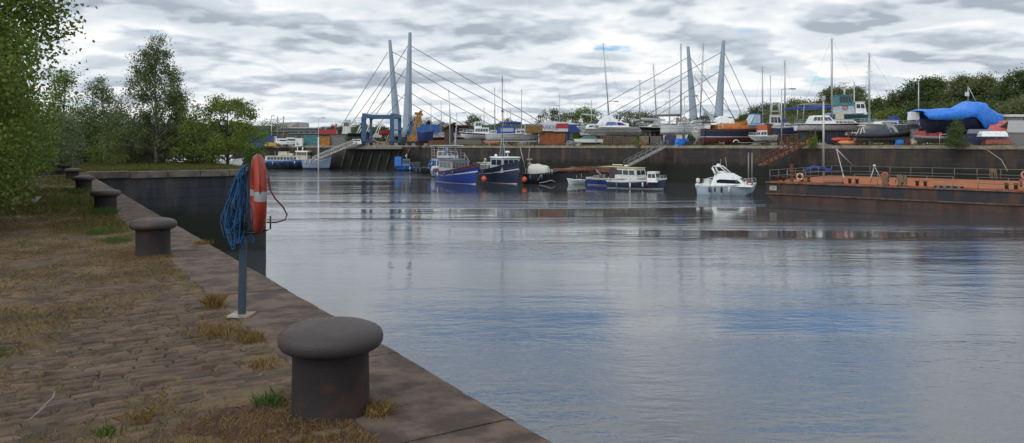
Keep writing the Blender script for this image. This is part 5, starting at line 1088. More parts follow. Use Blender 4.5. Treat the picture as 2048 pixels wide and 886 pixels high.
building('pale portable cabin with a white roof behind the tents', 2014, 2047, 229, 100, mat('cabin_white', (.36, .36, .36), .6), WHITE2, nw=3, dep=3, name='portable_cabin'); building('blue roofed portable cabin behind the red tent', 1988, 2012, 229, 101, mat('cabin_grey', (.16, .18, .22), .6), mat('blue_roof', (.05, .12, .4), .6), nw=2, dep=3, name='portable_cabin')
building('long white and grey building behind the crane', 880, 990, 258, 300, mat('white_far_wall', (.3, .31, .32), .7), GREY, nw=10); building('long low pale roofed building behind the banner boat', 1030, 1100, 256, 290, LGREY, LGREY, nw=6)
# lamp posts
def lamp(x, yt, D, label, arm=1.0, base=None):
    p = yloc(x, D=D); h = zat(yt, D) - p.z; t = thing('street_lamp', label, 'street lamp', p, 0, 'street lamps in the boatyard'); MB().tube((0, 0, 0), (0, 0, h), .10, .06, n=7).build('pole', ALU, t)
    if arm: MB().tube((0, 0, h - .05), (arm * .9, 0, h + .05), .045, n=5).build('arm', ALU, t); MB().box((arm * 1.15, 0, h + .03), (.9, .3, .18), tx=.6, ty=.6).build('lamp_head', GREY, t)
lamp(543, 232, 168, 'tall lamp post left of the sloping shed', .3); lamp(637, 236, 160, 'lamp post in front of the teal container', .9); lamp(913, 226, 150, 'lamp post behind the brown shed', 1.3); lamp(1098, 212, 165, 'lamp post above the blossoming tree', 1.6); lamp(1215, 203, 140, 'lamp post beside the tallest leaning mast', 1.4); lamp(1369, 192, 113, 'lamp post at the stern of the white yacht', 1.4); lamp(1563, 178, 103, 'lamp post in front of the navy hulled boat', 1.3)
for x, yt, lb in ((555, 233, 'thin grey pole, left of two above the pale shed'), (567, 232, 'thin grey pole, right of two above the pale shed')): p = yloc(x, D=210); tag(MB().tube((0, 0, 0), (0, 0, zat(yt, 210) - p.z), .13, n=6).build('pole', GREY, loc=p), lb, 'pole')
# vehicles
def vehicle(label, x0, x1, yt, D, body, kind='van', face=1, name='parked_van', cat='van', rz=0):
    p = yloc((x0 + x1) / 2, D=D); w = (x1 - x0) / F * D; h = zat(yt, D) - p.z; t = thing(name, label, cat, p, rz + (0 if face > 0 else math.pi)); Wd = 1.8
    if kind == 'van': prof = [(-w / 2, .35), (w / 2, .35), (w / 2, h * .5), (w * .40, h * .55), (w * .28, h), (-w / 2, h)]
    else: prof = [(-w / 2, .3), (w / 2, .3), (w / 2, h * .55), (w * .28, h * .62), (w * .1, h), (-w * .28, h), (-w * .44, h * .64), (-w / 2, h * .6)]
    mb = MB(); mb.prism(prof, -Wd / 2, Wd / 2, top=.86); b = mb.build('body', body, t)
    wy = h * (.78 if kind == 'van' else .8)
    MB().box((w * .14 if kind == 'van' else -.1 * w, 0, wy), (w * (.2 if kind == 'van' else .42), Wd * .97, h * .2)).build('side_window', GLASS, b); MB().box((w * .335 if kind == 'van' else w * .2, 0, h * .78), (.05, Wd * .8, h * .3), ry=R(-28)).build('windscreen', GLASS, b)
    for sx in (-.3, .3):
        for sy in (-1, 1): MB().torus((sx * w, sy * (Wd / 2 - .05), .33), .24, .1, 'Y', 14, 6).lathe([(.2, -.04), (.2, .04)], (sx * w, sy * (Wd / 2 - .05), .33), 6).build('wheel', BLACK, t)
vehicle('white van, left of the two by the blue container', 553, 572, 277, 162, WHITE, rz=R(-50)); vehicle('white van with a dark front, right of the two', 573, 590, 275, 163, WHITE2, rz=R(-60)); vehicle('white car parked at the head of the lattice gangway', 704, 722, 278, 158, WHITE, 'car', name='parked_car', cat='car', rz=R(-70))
vehicle('small grey pickup left of the teal container', 592, 606, 279, 162, GREY, rz=R(30), name='pickup', cat='pickup')
# stacked oddments along the quay edge, one thing each
def odd(name, label, cat, x, z, sz, m, back=1.5, rz=0, grp=None, D=None):
    p = yloc(x, back, D); tag(MB().box((0, 0, sz[2] / 2), sz, tx=.86, ty=.86).box((0, -sz[1] * .2, sz[2] * .4), (sz[0] * 1.06, sz[1] * .5, sz[2] * .12)).build(name, m, loc=(p.x, p.y, p.z + z), rz=R(rz)), label, cat, grp)
odd('yellow_skip', 'low yellow skip on the quay in front of the blue container', 'skip', 542, 0, (2.4, 1, .75), YELLOW, D=161.4); odd('white_block', 'pale blocks stacked beside the vans', 'blocks', 599, 0, (1.6, 1.2, 1.6), WHITE2, D=161.5)
odd('blue_tarp_heap', 'blue tarpaulin heap below the white yacht', 'tarpaulin', 1364, 0, (1.9, 1, 1.0), BLUET, 1.0, 20); odd('dark_crate', 'navy crate under the stern of the white yacht', 'crate', 1340, 0, (1.6, 1, 1.4), NAVY, 2.0); odd('blue_drum', 'blue plastic drum on the quay edge by the rib', 'drum', 1799, 0, (.8, .6, .7), BLUET, .8); odd('red_crate', 'dark red crate left of the grey dinghy trailer', 'crate', 1817, 0, (.6, .6, .8), DKRED, .9); odd('white_crate', 'pale slatted crate left of the grey dinghy trailer', 'crate', 1826, 0, (.6, .6, .8), CREAM, .9); odd('red_tank', 'red tank standing in the grey dinghy', 'tank', 1879, .95, (.45, .4, .6), RED, 1.8)
odd('dark_bin', 'dark low bin right of the trailer near the ladder', 'bin', 1378, 0, (1.1, .8, .6), DARK, .8); odd('brown_scrap', 'brown scrap pile behind the old black trawler mast', 'scrap', 875, 0, (3.5, 1.5, 1.0), RUST, 2); odd('orange_frame', 'orange steel frame under the cabin yacht bow', 'frame', 985, .2, (2.6, .5, .5), ORANGE, 2, 12)
odd('grey_pallets', 'grey pallets under the cabin yacht', 'pallets', 935, 0, (5.5, 1.2, 1.1), mat('grey_brown_pallet', (.13, .115, .10), .9), 2.0); odd('wood_heap', 'heap of pale scrap below the pale blue board', 'scrap', 1150, 0, (3, 1, .8), GREY, 1.5); odd('white_tub', 'small white tub on the quay edge by the teal dome tank', 'tub', 1158, 0, (.8, .6, .4), WHITE2, .7)
p = yloc(1020, 1.2); tag(MB().box((0, 0, 0), (9.0, .18, .2)).box((-3.5, 0, -.35), (.15, .15, .7)).box((3.2, 0, -.35), (.15, .15, .7)).build('steel_beam', mat('pale_beam', (.30, .29, .28), .7), loc=p + Vector((0, 0, .75)), rz=R(-3)), 'long pale steel beam on trestles at the quay edge', 'beam')
for k, (x, lb) in enumerate(((1618, 'orange red buoy ring on the quay edge by the bush'), (1395, 'pale tyre lying right of the dark bin'))): p = yloc(x, .7); tag(MB().torus((0, 0, .38), .3, .11, 'Y', 16, 7).build('buoy_ring' if k == 0 else 'tyre', [mat('orange_red', (.5, .1, .05)), GREY][k], loc=p), lb, ['buoy', 'tyre'][k])
for k, (x, m, z, l_, lb) in enumerate(((1700, mat('orange_kayak', (.55, .22, .10), .5), .15, 2.9, 'faded orange kayak lying on the quay edge'), (1683, mat('red_kayak', (.45, .06, .03), .5), .55, 2.6, 'bright red kayak behind the orange one'))):
    p = yloc(x, 1.0 + k); mb = MB(); mb.path([(-l_ / 2, 0, .16), (-l_ * .38, 0, .1), (0, 0, .08), (l_ * .38, 0, .1), (l_ / 2, 0, .18)], 0, 8, rs=[.06, .24, .32, .24, .05]); t = thing('kayak', lb, 'kayak', p + Vector((0, 0, z + .1)), R(-6)); mb.build('hull', m, t); MB().torus((0, 0, .38), .2, .03, 'Z', 12, 5).build('cockpit_rim', DARK, t)
for k, (x, z, m, l_, lb) in enumerate(((1985, 1.0, WHITE, 2.7, 'white upturned dinghy lying on the brown one'), (1993, .1, mat('brown_red_dinghy', (.22, .06, .05), .6), 2.7, 'red brown upturned dinghy beneath the white one'))):
    p = yloc(x, .9 + .2 * k); t = thing('upturned_dinghy', lb, 'dinghy', p + Vector((0, 0, z)), R(-8)); mb = MB(); mb.prism([(-l_ / 2, 0), (l_ / 2, 0), (l_ * .5, .35), (l_ * .44, .6), (-l_ * .44, .62), (-l_ * .5, .35)], -.65, .65, top=.6); mb.build('hull', m, t); MB().box((0, 0, .03), (l_ + .08, 1.4, .07)).build('gunwale', m, t)
mb = MB(); mb.tube((-.5, 0, 0), (-.5, 0, 1.3), .04).tube((.5, 0, 0), (.5, 0, 1.3), .04).tube((-.5, 0, 1.3), (.5, 0, 1.3), .04); tag(mb.build('hoop_rail', ALU, loc=yloc(1888, .5)), 'small pale hoop rail left of the shaggy bush', 'rail')
# tents and the debris bank at the right
def tent(label, x0, x1, yt, yb_l, D, m, wall, dep=5, skew=0):
    p = yloc((x0 + x1) / 2, D=D); w = (x1 - x0) / F * D; h = zat(yt, D) - p.z; h1 = zat(yb_l, D) - p.z; t = thing('tent', label, 'tent', p, R(-12))
    mb = MB(); v = [(-w / 2, 0, h1), (w / 2, 0, h1), (w / 2 + skew, dep * .5, h), (-w / 2 + skew + .8, dep * .5, h), (-w / 2, dep, h1), (w / 2, dep, h1)]
    vv = v + [(a, b, c - .08) for a, b, c in v]; mb.add(vv, [(0, 1, 2, 3), (3, 2, 5, 4), (7, 6, 9, 8), (9, 10, 11, 8), (0, 3, 9, 6), (3, 4, 10, 9), (1, 7, 8, 2), (2, 8, 11, 5), (0, 6, 7, 1), (4, 5, 11, 10)]); mb.build('roof', m, t)
    MB().extr([(-w / 2 + .1, .1), (w / 2 - .1, .1), (w / 2 - .1, dep - .1), (-w / 2 + .1, dep - .1)], 0, h1 - .1).build('wall', wall, t)
tent('navy canvas tent with a grey roof left of the red one', 1936, 1990, 258, 266, 89.5, mat('slate_canvas', (.13, .14, .17), .8), NAVY, 3.4); tent('tent with a striped red roof behind the upturned dinghies', 1975, 2018, 240, 262, 91, mat('red_canvas', (.42, .05, .05), .7, col2=(.5, .16, .14), sc=3), mat('grey_side', (.15, .15, .16), .8), 5, .8); tent('pale grey tent at the right edge', 2016, 2060, 240, 264, 88, mat('grey_canvas', (.28, .28, .28), .8), mat('grey_side2', (.17, .17, .18), .8), 5, .3)
mb = MB(); p0 = yloc(1930, .4); r = random.Random(31)
tag(MB().prism([(-1.0, -.2), (9.5, -.2), (9.5, .5), (7.0, .45), (3, .3), (0, .1)], -.55, .7, top=.7).build('debris_bank', mat('brown_debris', (.15, .085, .06), .95, col2=(.07, .05, .04), sc=3, bump=1, bsc=4, bdist=.3), loc=p0 + Vector((0, 0, -.3)), rz=math.atan2(34.4 - 85, 120 - 56.2)), kind='structure')
# travel hoist
HB = mat('hoist_blue', (.025, .08, .18), .5, col2=(.035, .08, .15), sc=2)
c = yloc(762, D=165); t = thing('travel_hoist', 'tall blue steel travel hoist gantry standing over its slip', 'boat hoist', c)
def hp(x, D, z=0): p = at(x, 280, D); return Vector((p.x - c.x, D - c.y, z))
ht = zat(234, 162) - c.z; legs = [(727.5, 160, 5.0), (742, 170, 2.6), (784, 160, 4.2), (799.5, 170, 3.2)]
for x, D, wpx in legs: MB().box(hp(x, D, ht / 2), (wpx * 2 / F * D * .9, .7, ht)).build('leg', HB, t)
def beam(a, b, z, th, name='beam'): A = hp(*a, z); Bq = hp(*b, z); d = Bq - A; MB().box((A + Bq) / 2, (d.length + .6, .6, th), rz=math.atan2(d.y, d.x)).build(name, HB, t)
beam((727.5, 160), (784, 160), ht + .1, .6); beam((742, 170), (799.5, 170), ht + .05, .5); beam((727.5, 160), (742, 170), ht + .3, .8, 'side_beam'); beam((784, 160), (799.5, 170), ht + .3, .8, 'side_beam'); beam((727.5, 160), (742, 170), .8, .7, 'side_beam'); beam((784, 160), (799.5, 170), .8, .6, 'side_beam'); beam((784, 160), (799.5, 170), ht * .55, .2, 'side_beam')
for x, D, _ in legs: MB().torus(hp(x, D - .3, .45), .32, .14, 'Y', 12, 6).build('wheel', BLACK, t)
MB().tube(hp(724, 160, ht * .9), hp(731, 160, ht * .15), .1).tube(hp(731, 160, ht * .4), hp(741, 169, .6), .1).build('brace', HB, t)
p = yloc(764, D=161.3); t = thing('boat_stand', 'pinkish tan tubular boat stand on the quay under the travel hoist', 'stand', p); TAN = mat('pinkish_tan', (.34, .22, .17), .7)
mb = MB(); mb.path([(-1.9, 0, 1.5), (-1.4, 0, .9), (-.4, 0, .6), (.6, 0, .65), (1.3, 0, 1.0), (1.9, 0, 1.2)], .12, 6)
for x in (-1.9, -.9, .1, 1.1, 1.9): mb.tube((x, 0, 0), (x, 0, 1.4 if abs(x) > 1.5 else .75), .07)
mb.tube((-2, 0, .08), (2, 0, .08), .09).torus((1.3, .1, .9), .5, .07, 'Y', 14, 5); mb.build('frame', TAN, t)
# yellow mobile crane
p = yloc(826, D=153); t = thing('mobile_crane', 'yellow mobile crane with its folded jib pointing up beside the right pylon pair', 'crane', p)
YL = mat('crane_yellow', (.34, .17, .022), .5, col2=(.2, .09, .02), sc=2)
MB().box((.3, 0, 1.35), (2.7, 1.9, 1.1), tx=.85).box((1.1, 0, 1.9), (1.1, 1.4, .5), tx=.7).build('body', YL, t); MB().box((-.2, 0, .62), (4.6, 2.2, .4)).build('chassis', DARK, t); MB().box((-1.7, 0, 1.2), (1.1, 1.4, 1.0), tx=.8).build('cab', DARK, t)
a = Vector((-.2, 0, 1.6)); b = at(836, 228, 153) - p; mb = MB()
for k, (f0, f1, th) in enumerate(((0, .45, .62), (.3, .75, .5), (.6, 1.0, .38))):
    A = a.lerp(b, f0); Bq = a.lerp(b, f1); d = Bq - A; mb.box((A + Bq) / 2, (th, th, d.length), ry=math.atan2(d.x, d.z))
mb.build('jib', YL, t); MB().box(b + Vector((.35, 0, -1.0)), (.5, .5, 3.4), ry=R(8)).box(b + Vector((-.1, 0, .1)), (1.1, .5, .5)).box(b + Vector((.8, .1, -.1)), (.4, .3, .4)).build('folded_jib', YL, t); MB().tube(a + Vector((.9, 0, .1)), a.lerp(b, .5), .12).build('ram', ALU, t)
for x in (-1.9, -.7, .9, 1.7):
    for s in (-1, 1): MB().torus((x, s * 1.0, .42), .28, .14, 'Y', 14, 6).build('wheel', BLACK, t)
# red handler and the white wheelhouse of a laid-up boat
p = yloc(656, D=175); t = thing('telehandler', 'red telescopic handler behind the orange container', 'handler', p); MB().box((0, 0, 3.0), (4.2, 1.8, 1.0), tx=.9).build('body', RED, t); MB().tube((1.4, 0, 2.6), (1.9, 0, 4.9), .35, .18).build('boom', RED, t); MB().box((-1, 0, 3.8), (1.0, 1.0, .7), tx=.8).build('cab', GLASS, t); MB().box((0, 0, 1.4), (3.6, 1.5, 2.2)).build('chassis', DARK, t)
# ------------------------------------------------------------------ boats laid up in the yard
WM = [DKRED, NAVY, WHITE]
t, S, L, B, H, D = yard_boat('fishing_boat', 'laid up black hulled boat with a white two storey wheelhouse left of the travel hoist', 'fishing boat', 682, 728, 267, 277, 8, -1, 4, B=3.6, bands=[(.4, 0), (1, 1)], mats=[GREY, DARK], bow=.25, cr='black hulled boat left of the hoist', D=172)
cabin(t, L * .10, L * .42, H - .1, 3.0, 2.8, WHITE2, rf=.5, nw=3, fw=3, win=(.55, .85), roof=WHITE2, aw=0)
for i, (x, yt, m, lb) in enumerate(((772, 261, RED, 'red hulled boat seen through the travel hoist'), (735, 265, NAVY, 'navy boat behind the travel hoist leg'), (752, 268, WHITE, 'white boat behind the travel hoist'))):
    yard_boat('motor_boat', lb, 'motor boat', x - 14, x + 14, yt, yt + 9, 0, 1, 5, bands=[(.2, 0), (1, 1)], mats=[DKRED, m], cr=lb, D=180 + 3 * i, bow=.3)
for i, (x, yt) in enumerate(((716, 250), (734, 248), (754, 247), (777, 250))):
    p = yloc(x, D=190); t = thing('deck_davit', ['first', 'second', 'third', 'fourth'][i] + ' from the left of the white angled struts behind the travel hoist', 'strut', (p.x, p.y, p.z + 1.5), 0, 'white angled struts behind the hoist'); h = zat(yt, 190) - p.z - 1.5
    for s in (0, .55): MB().tube((s - .9, 0, 0), (s + .7, 0, h), .12).build('strut', WHITE2, t)
    MB().tube((-.5, 0, h * .3), (.4, 0, h * .35), .07).build('rung', WHITE2, t)
t, S, L, B, H, D = yard_boat('work_boat', 'dark blue high sided hull laid up right of the yellow crane', 'work boat', 838, 868, 265, 287, 5, 1, -10, B=3.2, bands=[(.2, 0), (1, 1)], mats=[DKRED, mat('dark_blue_plate', (.02, .045, .16), .6)], cr=None, bow=.1, trans=.95, full=5)
t, S, L, B, H, D = yard_boat('motor_yacht', 'white cabin yacht with a navy sheer stripe, bow to the left, behind the blue trawler', 'motor yacht', 918, 990, 267, 279, 6, -1, 6, B=3.4, bands=[(.10, 0), (.78, 1), (.94, 2), (1, 1)], mats=[DKRED, WHITE, NAVY], cr='white cabin yacht behind the trawlers', bow=.3, rake=.12)
cabin(t, -L * .32, L * .12, H - .1, 1.1, 2.5, WHITE, rf=.4, nw=5, fw=3, roof=WHITE); cabin(t, -L * .12, L * .08, H + 1.05, 1.0, 2.1, WHITE, rf=.25, nw=2, fw=2, roof=WHITE, name='wheelhouse', win=(.3, .85)); cabin(t, L * .1, L * .32, H, .5, 1.8, WHITE2, rf=.3, nw=2, fw=0); guard(t, S, .5, .98, .6, 6)
t, S, L, B, H, D = yard_boat('motor_yacht', 'white yacht with navy canvas tent and blue sail cover behind the black fishing boat', 'motor yacht', 972, 1078, 268, 283, 5, 1, -5, B=3.6, bands=[(.22, 0), (.80, 1), (.92, 2), (1, 1)], mats=[NAVY, WHITE, WHITE2], cr='yacht with the navy canvas tent', bow=.2, rake=.10)
MB().prism([(-L * .28, 0), (L * .08, 0), (L * .04, 1.45), (-L * .2, 1.5), (-L * .28, 1.1)], -1.3, 1.3, top=.8).build('canvas_tent', BLUEC, t); [MB().box((x, 0, H + .65), (1.1, 2.42, .7)).build('tent_window', mat('pale_vinyl', (.32, .36, .40), .3), t) for x in (-L * .15, -L * .03)]
for o in [q for q in t.children if q.name.startswith('canvas_tent')]: o.location.z = H - .1
cabin(t, L * .06, L * .38, H - .1, .8, 2.4, WHITE, rf=.7, nw=3, fw=2, roof=WHITE); MB().path([(-L * .22, 0, H + 1.9), (L * .0, 0, H + 2.0), (L * .16, 0, H + 1.9)], 0, 8, rs=[.12, .25, .2]).build('sail_cover', BLUEC, t)
mast(t, L * .17, H, H + 7.6, .07, boom=None, S=S, spreaders=1)
t, S, L, B, H, D = yard_boat('covered_boat', 'long laid up boat wrapped in brown, white, red and blue advertising banners', 'covered boat', 1050, 1162, 249, 264, 9, 1, 3, B=3.4, bands=[(1, 0)], mats=[LGREY], cr='banner wrapped boat', bow=.12, trans=.9, deck=LGREY)
sx = lambda x: (x - 1106) / 56 * L / 2
for x0, x1, z0, z1, m, nm in ((1050, 1083, -.1, .82, mat('brown_banner', (.24, .14, .03), .8, col2=(.12, .07, .02), sc=4), 'brown_banner'), (1083, 1110, .12, 1.05, mat('white_banner', (.50, .52, .55), .6), 'white_banner'), (1110, 1134, .45, 1.12, RED, 'red_banner'), (1134, 1158, .0, .98, mat('navy_banner', (.02, .04, .22), .6), 'navy_banner')):
    MB().box(((sx(x0) + sx(x1)) / 2, -B * .5 - .06, H * (z0 + z1) / 2), (sx(x1) - sx(x0), .06, H * (z1 - z0))).build(nm, m, t)
MB().box((sx(1119), -B * .5 - .05, H * .42), (sx(1134) - sx(1105), .05, H * .75)).build('white_banner', mat('white_banner', (.5, .52, .55)), t)
text_obj('ARKEL', 'lettering', .95, mat('grey_blue_letters', (.10, .14, .25), .6), t, (sx(1097), -B * .5 - .11, H * .56), (R(90), 0, 0)); MB().prism([(-L * .30, H), (L * .46, H), (L * .3, H + .35), (-L * .1, H + .55)], -1.4, 1.4, top=.5).build('cover', LGREY, t)
t, S, L, B, H, D = yard_boat('motor_cruiser', 'big white motor cruiser with blue cabin windows laid up above the timber crates', 'motor cruiser', 1152, 1279, 255, 271, 4.5, -1, 4, B=3.9, bands=[(.36, 0), (.40, 1), (.72, 0), (.76, 1), (1, 0)], mats=[WHITE2, GREY], cr='big white motor cruiser', bow=.12, rake=.16, trans=.9, full=2.8)
mb = MB(); mb.prism([(-L * .30, H * .9), (L * .18, H * .9), (L * .10, H + 1.3), (L * .0, H + 1.9), (-L * .02, H + 1.9), (-L * .16, H + .9), (-L * .30, H + .6)], -1.65, 1.65, top=.72); cb = mb.build('cabin', WHITE, t)
for s in (-1, 1):
    MB().prism([(-L * .12, H + .3), (L * .07, H + .3), (L * .04, H + .85), (-L * .09, H + .85)], s * 1.50 - .05, s * 1.50 + .05).build('window', mat('blue_film_window', (.05, .10, .45), .2, col2=(.16, .22, .5), sc=3), cb); MB().prism([(-L * .26, H + .35), (-L * .13, H + .3), (-L * .11, H + .8), (-L * .18, H + .75)], s * 1.53 - .05, s * 1.53 + .05).build('window', mat('violet_window', (.04, .02, .16), .2), cb)
cabin(t, L * .14, L * .38, H - .2, .7, 2.8, WHITE, rf=.8, nw=2, fw=0, roof=None, win=(.3, .7)); guard(t, S, .55, .98, .55, 6)
MB().path([(-L * .38, 0, H + .4), (-L * .36, 0, H + 1.7), (-L * .30, 0, H + 1.9), (-L * .27, 0, H + 1.0)], .05, 5).tube((L * .15, 0, H + 1.9), (L * .42, 0, H + 2.1), .12).build('radar_arch', ALU, t)
def syacht(label, x0, x1, yt, yb, back, face, yaw, mats, mx_, mt, bm=None, cover=None, D=None, cr='x', r=.085, lean=0, sp=2, win=4, bands=WB, coach=True, stays=True, B=None, group=None):
    t, S, L, B, H, D = yard_boat('sailing_yacht', label, 'sailing yacht', x0, x1, yt, yb, back, face, yaw, B=B, cr=cr, keel=True, D=D, bands=bands, mats=mats, bow=.22, stern=.03, rake=.13, trans=.62, deck=WHITE2, rail=WHITE2, group=group)
    if coach: cabin(t, -L * .12, L * .24, H - .05, .52, B * .58, WHITE, rf=.7, nw=win, fw=0, roof=WHITE2, win=(.3, .7), name='coachroof', rt=.05); MB().prism([(-L * .16, H), (-L * .05, H), (-L * .08, H + 1.15), (-L * .15, H + 1.1)], -B * .24, B * .24, top=.85).build('sprayhood', cover or BLUEC, t)
    if mt: xm = (mx_ - (x0 + x1) / 2) / F * D / math.cos(R(yaw)) * face; mast(t, xm, H, zat(mt, D) - zat(yb, D), r, lean=lean * face, boom=bm, cover=cover, S=S, spreaders=sp, stays=stays)
    guard(t, S, .02, .98, .55, 10, r=.013)
    return t, S, L, B, H, D
# far masts first: smaller yachts deeper in the yard
back = [(903, 897, 180, 178, 5.5, 'leaning mast above the blue trawler'), (883, 882, 205, 182, 5, 'mast above the brown shed'), (862, 862, 207, 184, 5, 'mast above the navy hull'), (968, 968, 216, 178, 5, 'short mast left of the black trawler mast'), (990, 989, 176, 150, 6, 'mast close left of the trawler mast'), (1008, 1007, 219, 185, 4.5, 'small mast just right of the trawler mast'), (1022, 1021, 218, 180, 4.5, 'short mast right of the trawler mast'),
        (1119, 1119, 190, 160, 5, 'thin mast behind the blossoming trees'), (1183, 1183, 202, 155, 5, 'mast in front of the bright green tree'), (1339, 1339, 181, 150, 5, 'thin mast between the two dark masts'), (1541, 1541, 152, 140, 6, 'short mast behind the pilothouse boat'), (1709, 1708, 165, 125, 6, 'mast behind the teal fishing boat'), (927, 916, 190, 0, 0, '')]
for i, (xb, xt, yt, D, l_, lb) in enumerate(back):
    if not D: continue
    w = l_ / 2 / D * F; syacht('small yacht deep in the yard with the ' + lb, xb - w, xb + w, 270 - (4 if D < 160 else 0), 279 - (4 if D < 160 else 0), 0, 1 if i % 2 else -1, 8, [DKRED, NAVY, WHITE2], xb, yt, D=D, cr=None, r=.10, lean=(xt - xb) / (yt - 272) * -1 * (1 if i % 2 else -1) * (1 if i % 2 else -1), sp=1, stays=(i % 3 == 0), group='small yachts deep in the yard')
syacht('slim white yacht carrying the tallest leaning mast behind the motor cruiser', 1185, 1262, 256, 267, 11, 1, 6, [DKRED, NAVY, WHITE], 1220, 88, D=138, cr='yacht with the tallest leaning mast', r=.11, lean=-.085, sp=2, bm=(3.5, 1.0), cover=BLUEC)
t, S, L, B, H, D = syacht('black hulled sailing yacht with a white boot line right of the motor cruiser', 1277, 1340, 255, 265, 4.8, -1, 8, [DARK, WHITE, DARK], 1279, 162, cr='black hulled yacht', r=.10, bm=(4.0, 1.1), cover=LGREY, bands=[(.25, 0), (.34, 1), (.9, 2), (1, 1)], B=3.0)
syacht('white yacht carrying the mast with a radar halfway up', 1285, 1350, 255, 264, 13, 1, 5, [DKRED, NAVY, WHITE2], 1314, 130, cr=None, r=.10, lean=-.06, bm=(4, 1.1), cover=LGREY, sp=2)
t, S, L, B, H, D = syacht('large white sailing yacht with a pale ring fender on its bow, bow to the right', 1322, 1410, 251, 269, 4.5, 1, -10, [WHITE2, GREY, WHITE], 1362, 88, cr='large white yacht left of the fishing boat', r=.13, bm=(5.0, 1.4), cover=mat('grey_brown_cover', (.17, .15, .15), .8), bands=[(.25, 0), (.62, 2), (.66, 1), (.80, 2), (.84, 1), (1, 2)])
MB().torus((L * .28, -B * .42, H * .55), .34, .12, 'Y', 14, 6).build('ring_fender', WHITE2, t)
syacht('white yacht under a navy boom tent carrying the mast left of the right pylon', 1360, 1430, 247, 256, 14, -1, 6, [DKRED, NAVY, WHITE], 1400, 88, cr=None, r=.11, lean=.045, bm=(5.2, .9), cover=NAVY)
t, S, L, B, H, D = yard_boat('motor_boat', 'small white motor boat under the bow of the large white yacht', 'motor boat', 1382, 1412, 265, 280, 3.2, -1, 12, B=2.1, bands=[(1, 0)], mats=[WHITE2], cr=None, bow=.1, rake=.25)
# big wooden fishing boat with orange nets
t, S, L, B, H, D = yard_boat('fishing_boat', 'big wooden fishing boat with navy topsides, maroon bottom and orange nets on deck', 'fishing boat', 1406, 1518, 259, 290, 3.2, 1, -4, B=4.2, bands=[(.50, 0), (.545, 1), (.9, 2), (1, 3)], mats=[DKRED, WHITE2, mat('dark_navy_planks', (.018, .028, .07), .6, col2=(.05, .03, .03), sc=3, thr=.6), mat('brown_bulwark', (.10, .04, .03), .7)], cr=None, bow=.05, stern=.04, trans=.85, bul=.35, deck=WOOD, rail=RUST, full=2.6, vee=.2, rake=.04)
OR2 = mat('orange_nets', (.50, .17, .035), .85, col2=(.30, .09, .03), sc=4, bump=.8, bsc=9, bdist=.15); mb = MB(); r = random.Random(2)
for k in range(9): mb.lathe([(.1, -.1), (1.0 + r.random() * .3, .0), (.9, .45 + r.random() * .3), (.35, .8 + r.random() * .35), (.02, .95 + r.random() * .3)], (-L * .22 + k * L * .052, r.uniform(-.6, .6), H - .15), 9)
mb.build('nets', OR2, t); MB().box((L * .2, 0, H + .5), (.4, .6, 1.3), ry=.1).box((L * .27, .3, H + .6), (.4, .5, 1.4), ry=-.1).build('net_sacks', OR2, t)
MB().prism([(-L * .49, H), (-L * .40, H), (-L * .38, H + .95), (-L * .49, H + .95)], -1.3, 1.3, top=.9).build('stern_shelter', WHITE2, t); MB().box((-L * .42, 0, H + 1.02), (2.1, 2.9, .1)).build('shelter_roof', DARK, t)
p = t.location; lad = thing('ladder', 'wooden ladder leaning on the maroon side of the big fishing boat', 'ladder', yloc(1444, 1.0)); hl = 3.1
for s in (-.3, .3): MB().tube((s, 0, 0), (s, .75, hl), .06, n=4).build('rail', CREAM, lad)
mb = MB(); [mb.tube((-.3, .75 * f, hl * f), (.3, .75 * f, hl * f), .04, n=4) for f in [i / 9 for i in range(1, 9)]]; mb.build('rung', CREAM, lad)
t, S, L, B, H, D = yard_boat('motor_yacht', 'white motor yacht with a swept roof behind the orange nets', 'motor yacht', 1404, 1476, 250, 262, 10, -1, 5, B=3.6, bands=[(.2, 0), (1, 1)], mats=[DKRED, WHITE2], cr=None, bow=.15); MB().prism([(-L * .35, H), (L * .3, H), (L * .12, H + 1.0), (-L * .05, H + 1.35), (-L * .3, H + .8)], -1.4, 1.4, top=.7).build('cabin', WHITE, t); MB().prism([(L * .10, H + .8), (L * .5, H + 2.7), (L * .5, H + 2.4), (L * .2, H + .5)], -.1, .1).build('fin', LGREY, t)
t, S, L, B, H, D = yard_boat('motor_boat', 'white boat with a slanted blue edged windscreen behind the fishing boat bow', 'motor boat', 1478, 1520, 250, 262, 8, -1, 10, B=2.8, bands=[(.2, 0), (1, 1)], mats=[DKRED, WHITE2], cr=None, bow=.15); cabin(t, -L * .4, L * .15, H - .1, 1.7, 2.2, mat('blue_edged_frame', (.10, .22, .45), .5), rf=.9, nw=2, fw=2, win=(.2, .9), wm=mat('pale_screen', (.40, .46, .52), .2)); MB().torus((-L * .1, -1.4, H + .1), .28, .1, 'Y', 12, 5).torus((-L * .4, -1.2, H + .9), .25, .09, 'Y', 12, 5).build('fender', WHITE2, t)
odd('red_jackets', 'orange red bundle behind the small cabin boat', 'bundle', 1524, 2.0, (1.3, .8, .8), mat('orange_red', (.5, .1, .05)), 4); odd('brown_crates', 'dark brown crates stacked right of the orange red bundle', 'crates', 1538, 1.4, (1.0, 1.2, 1.6), RUST, 5)
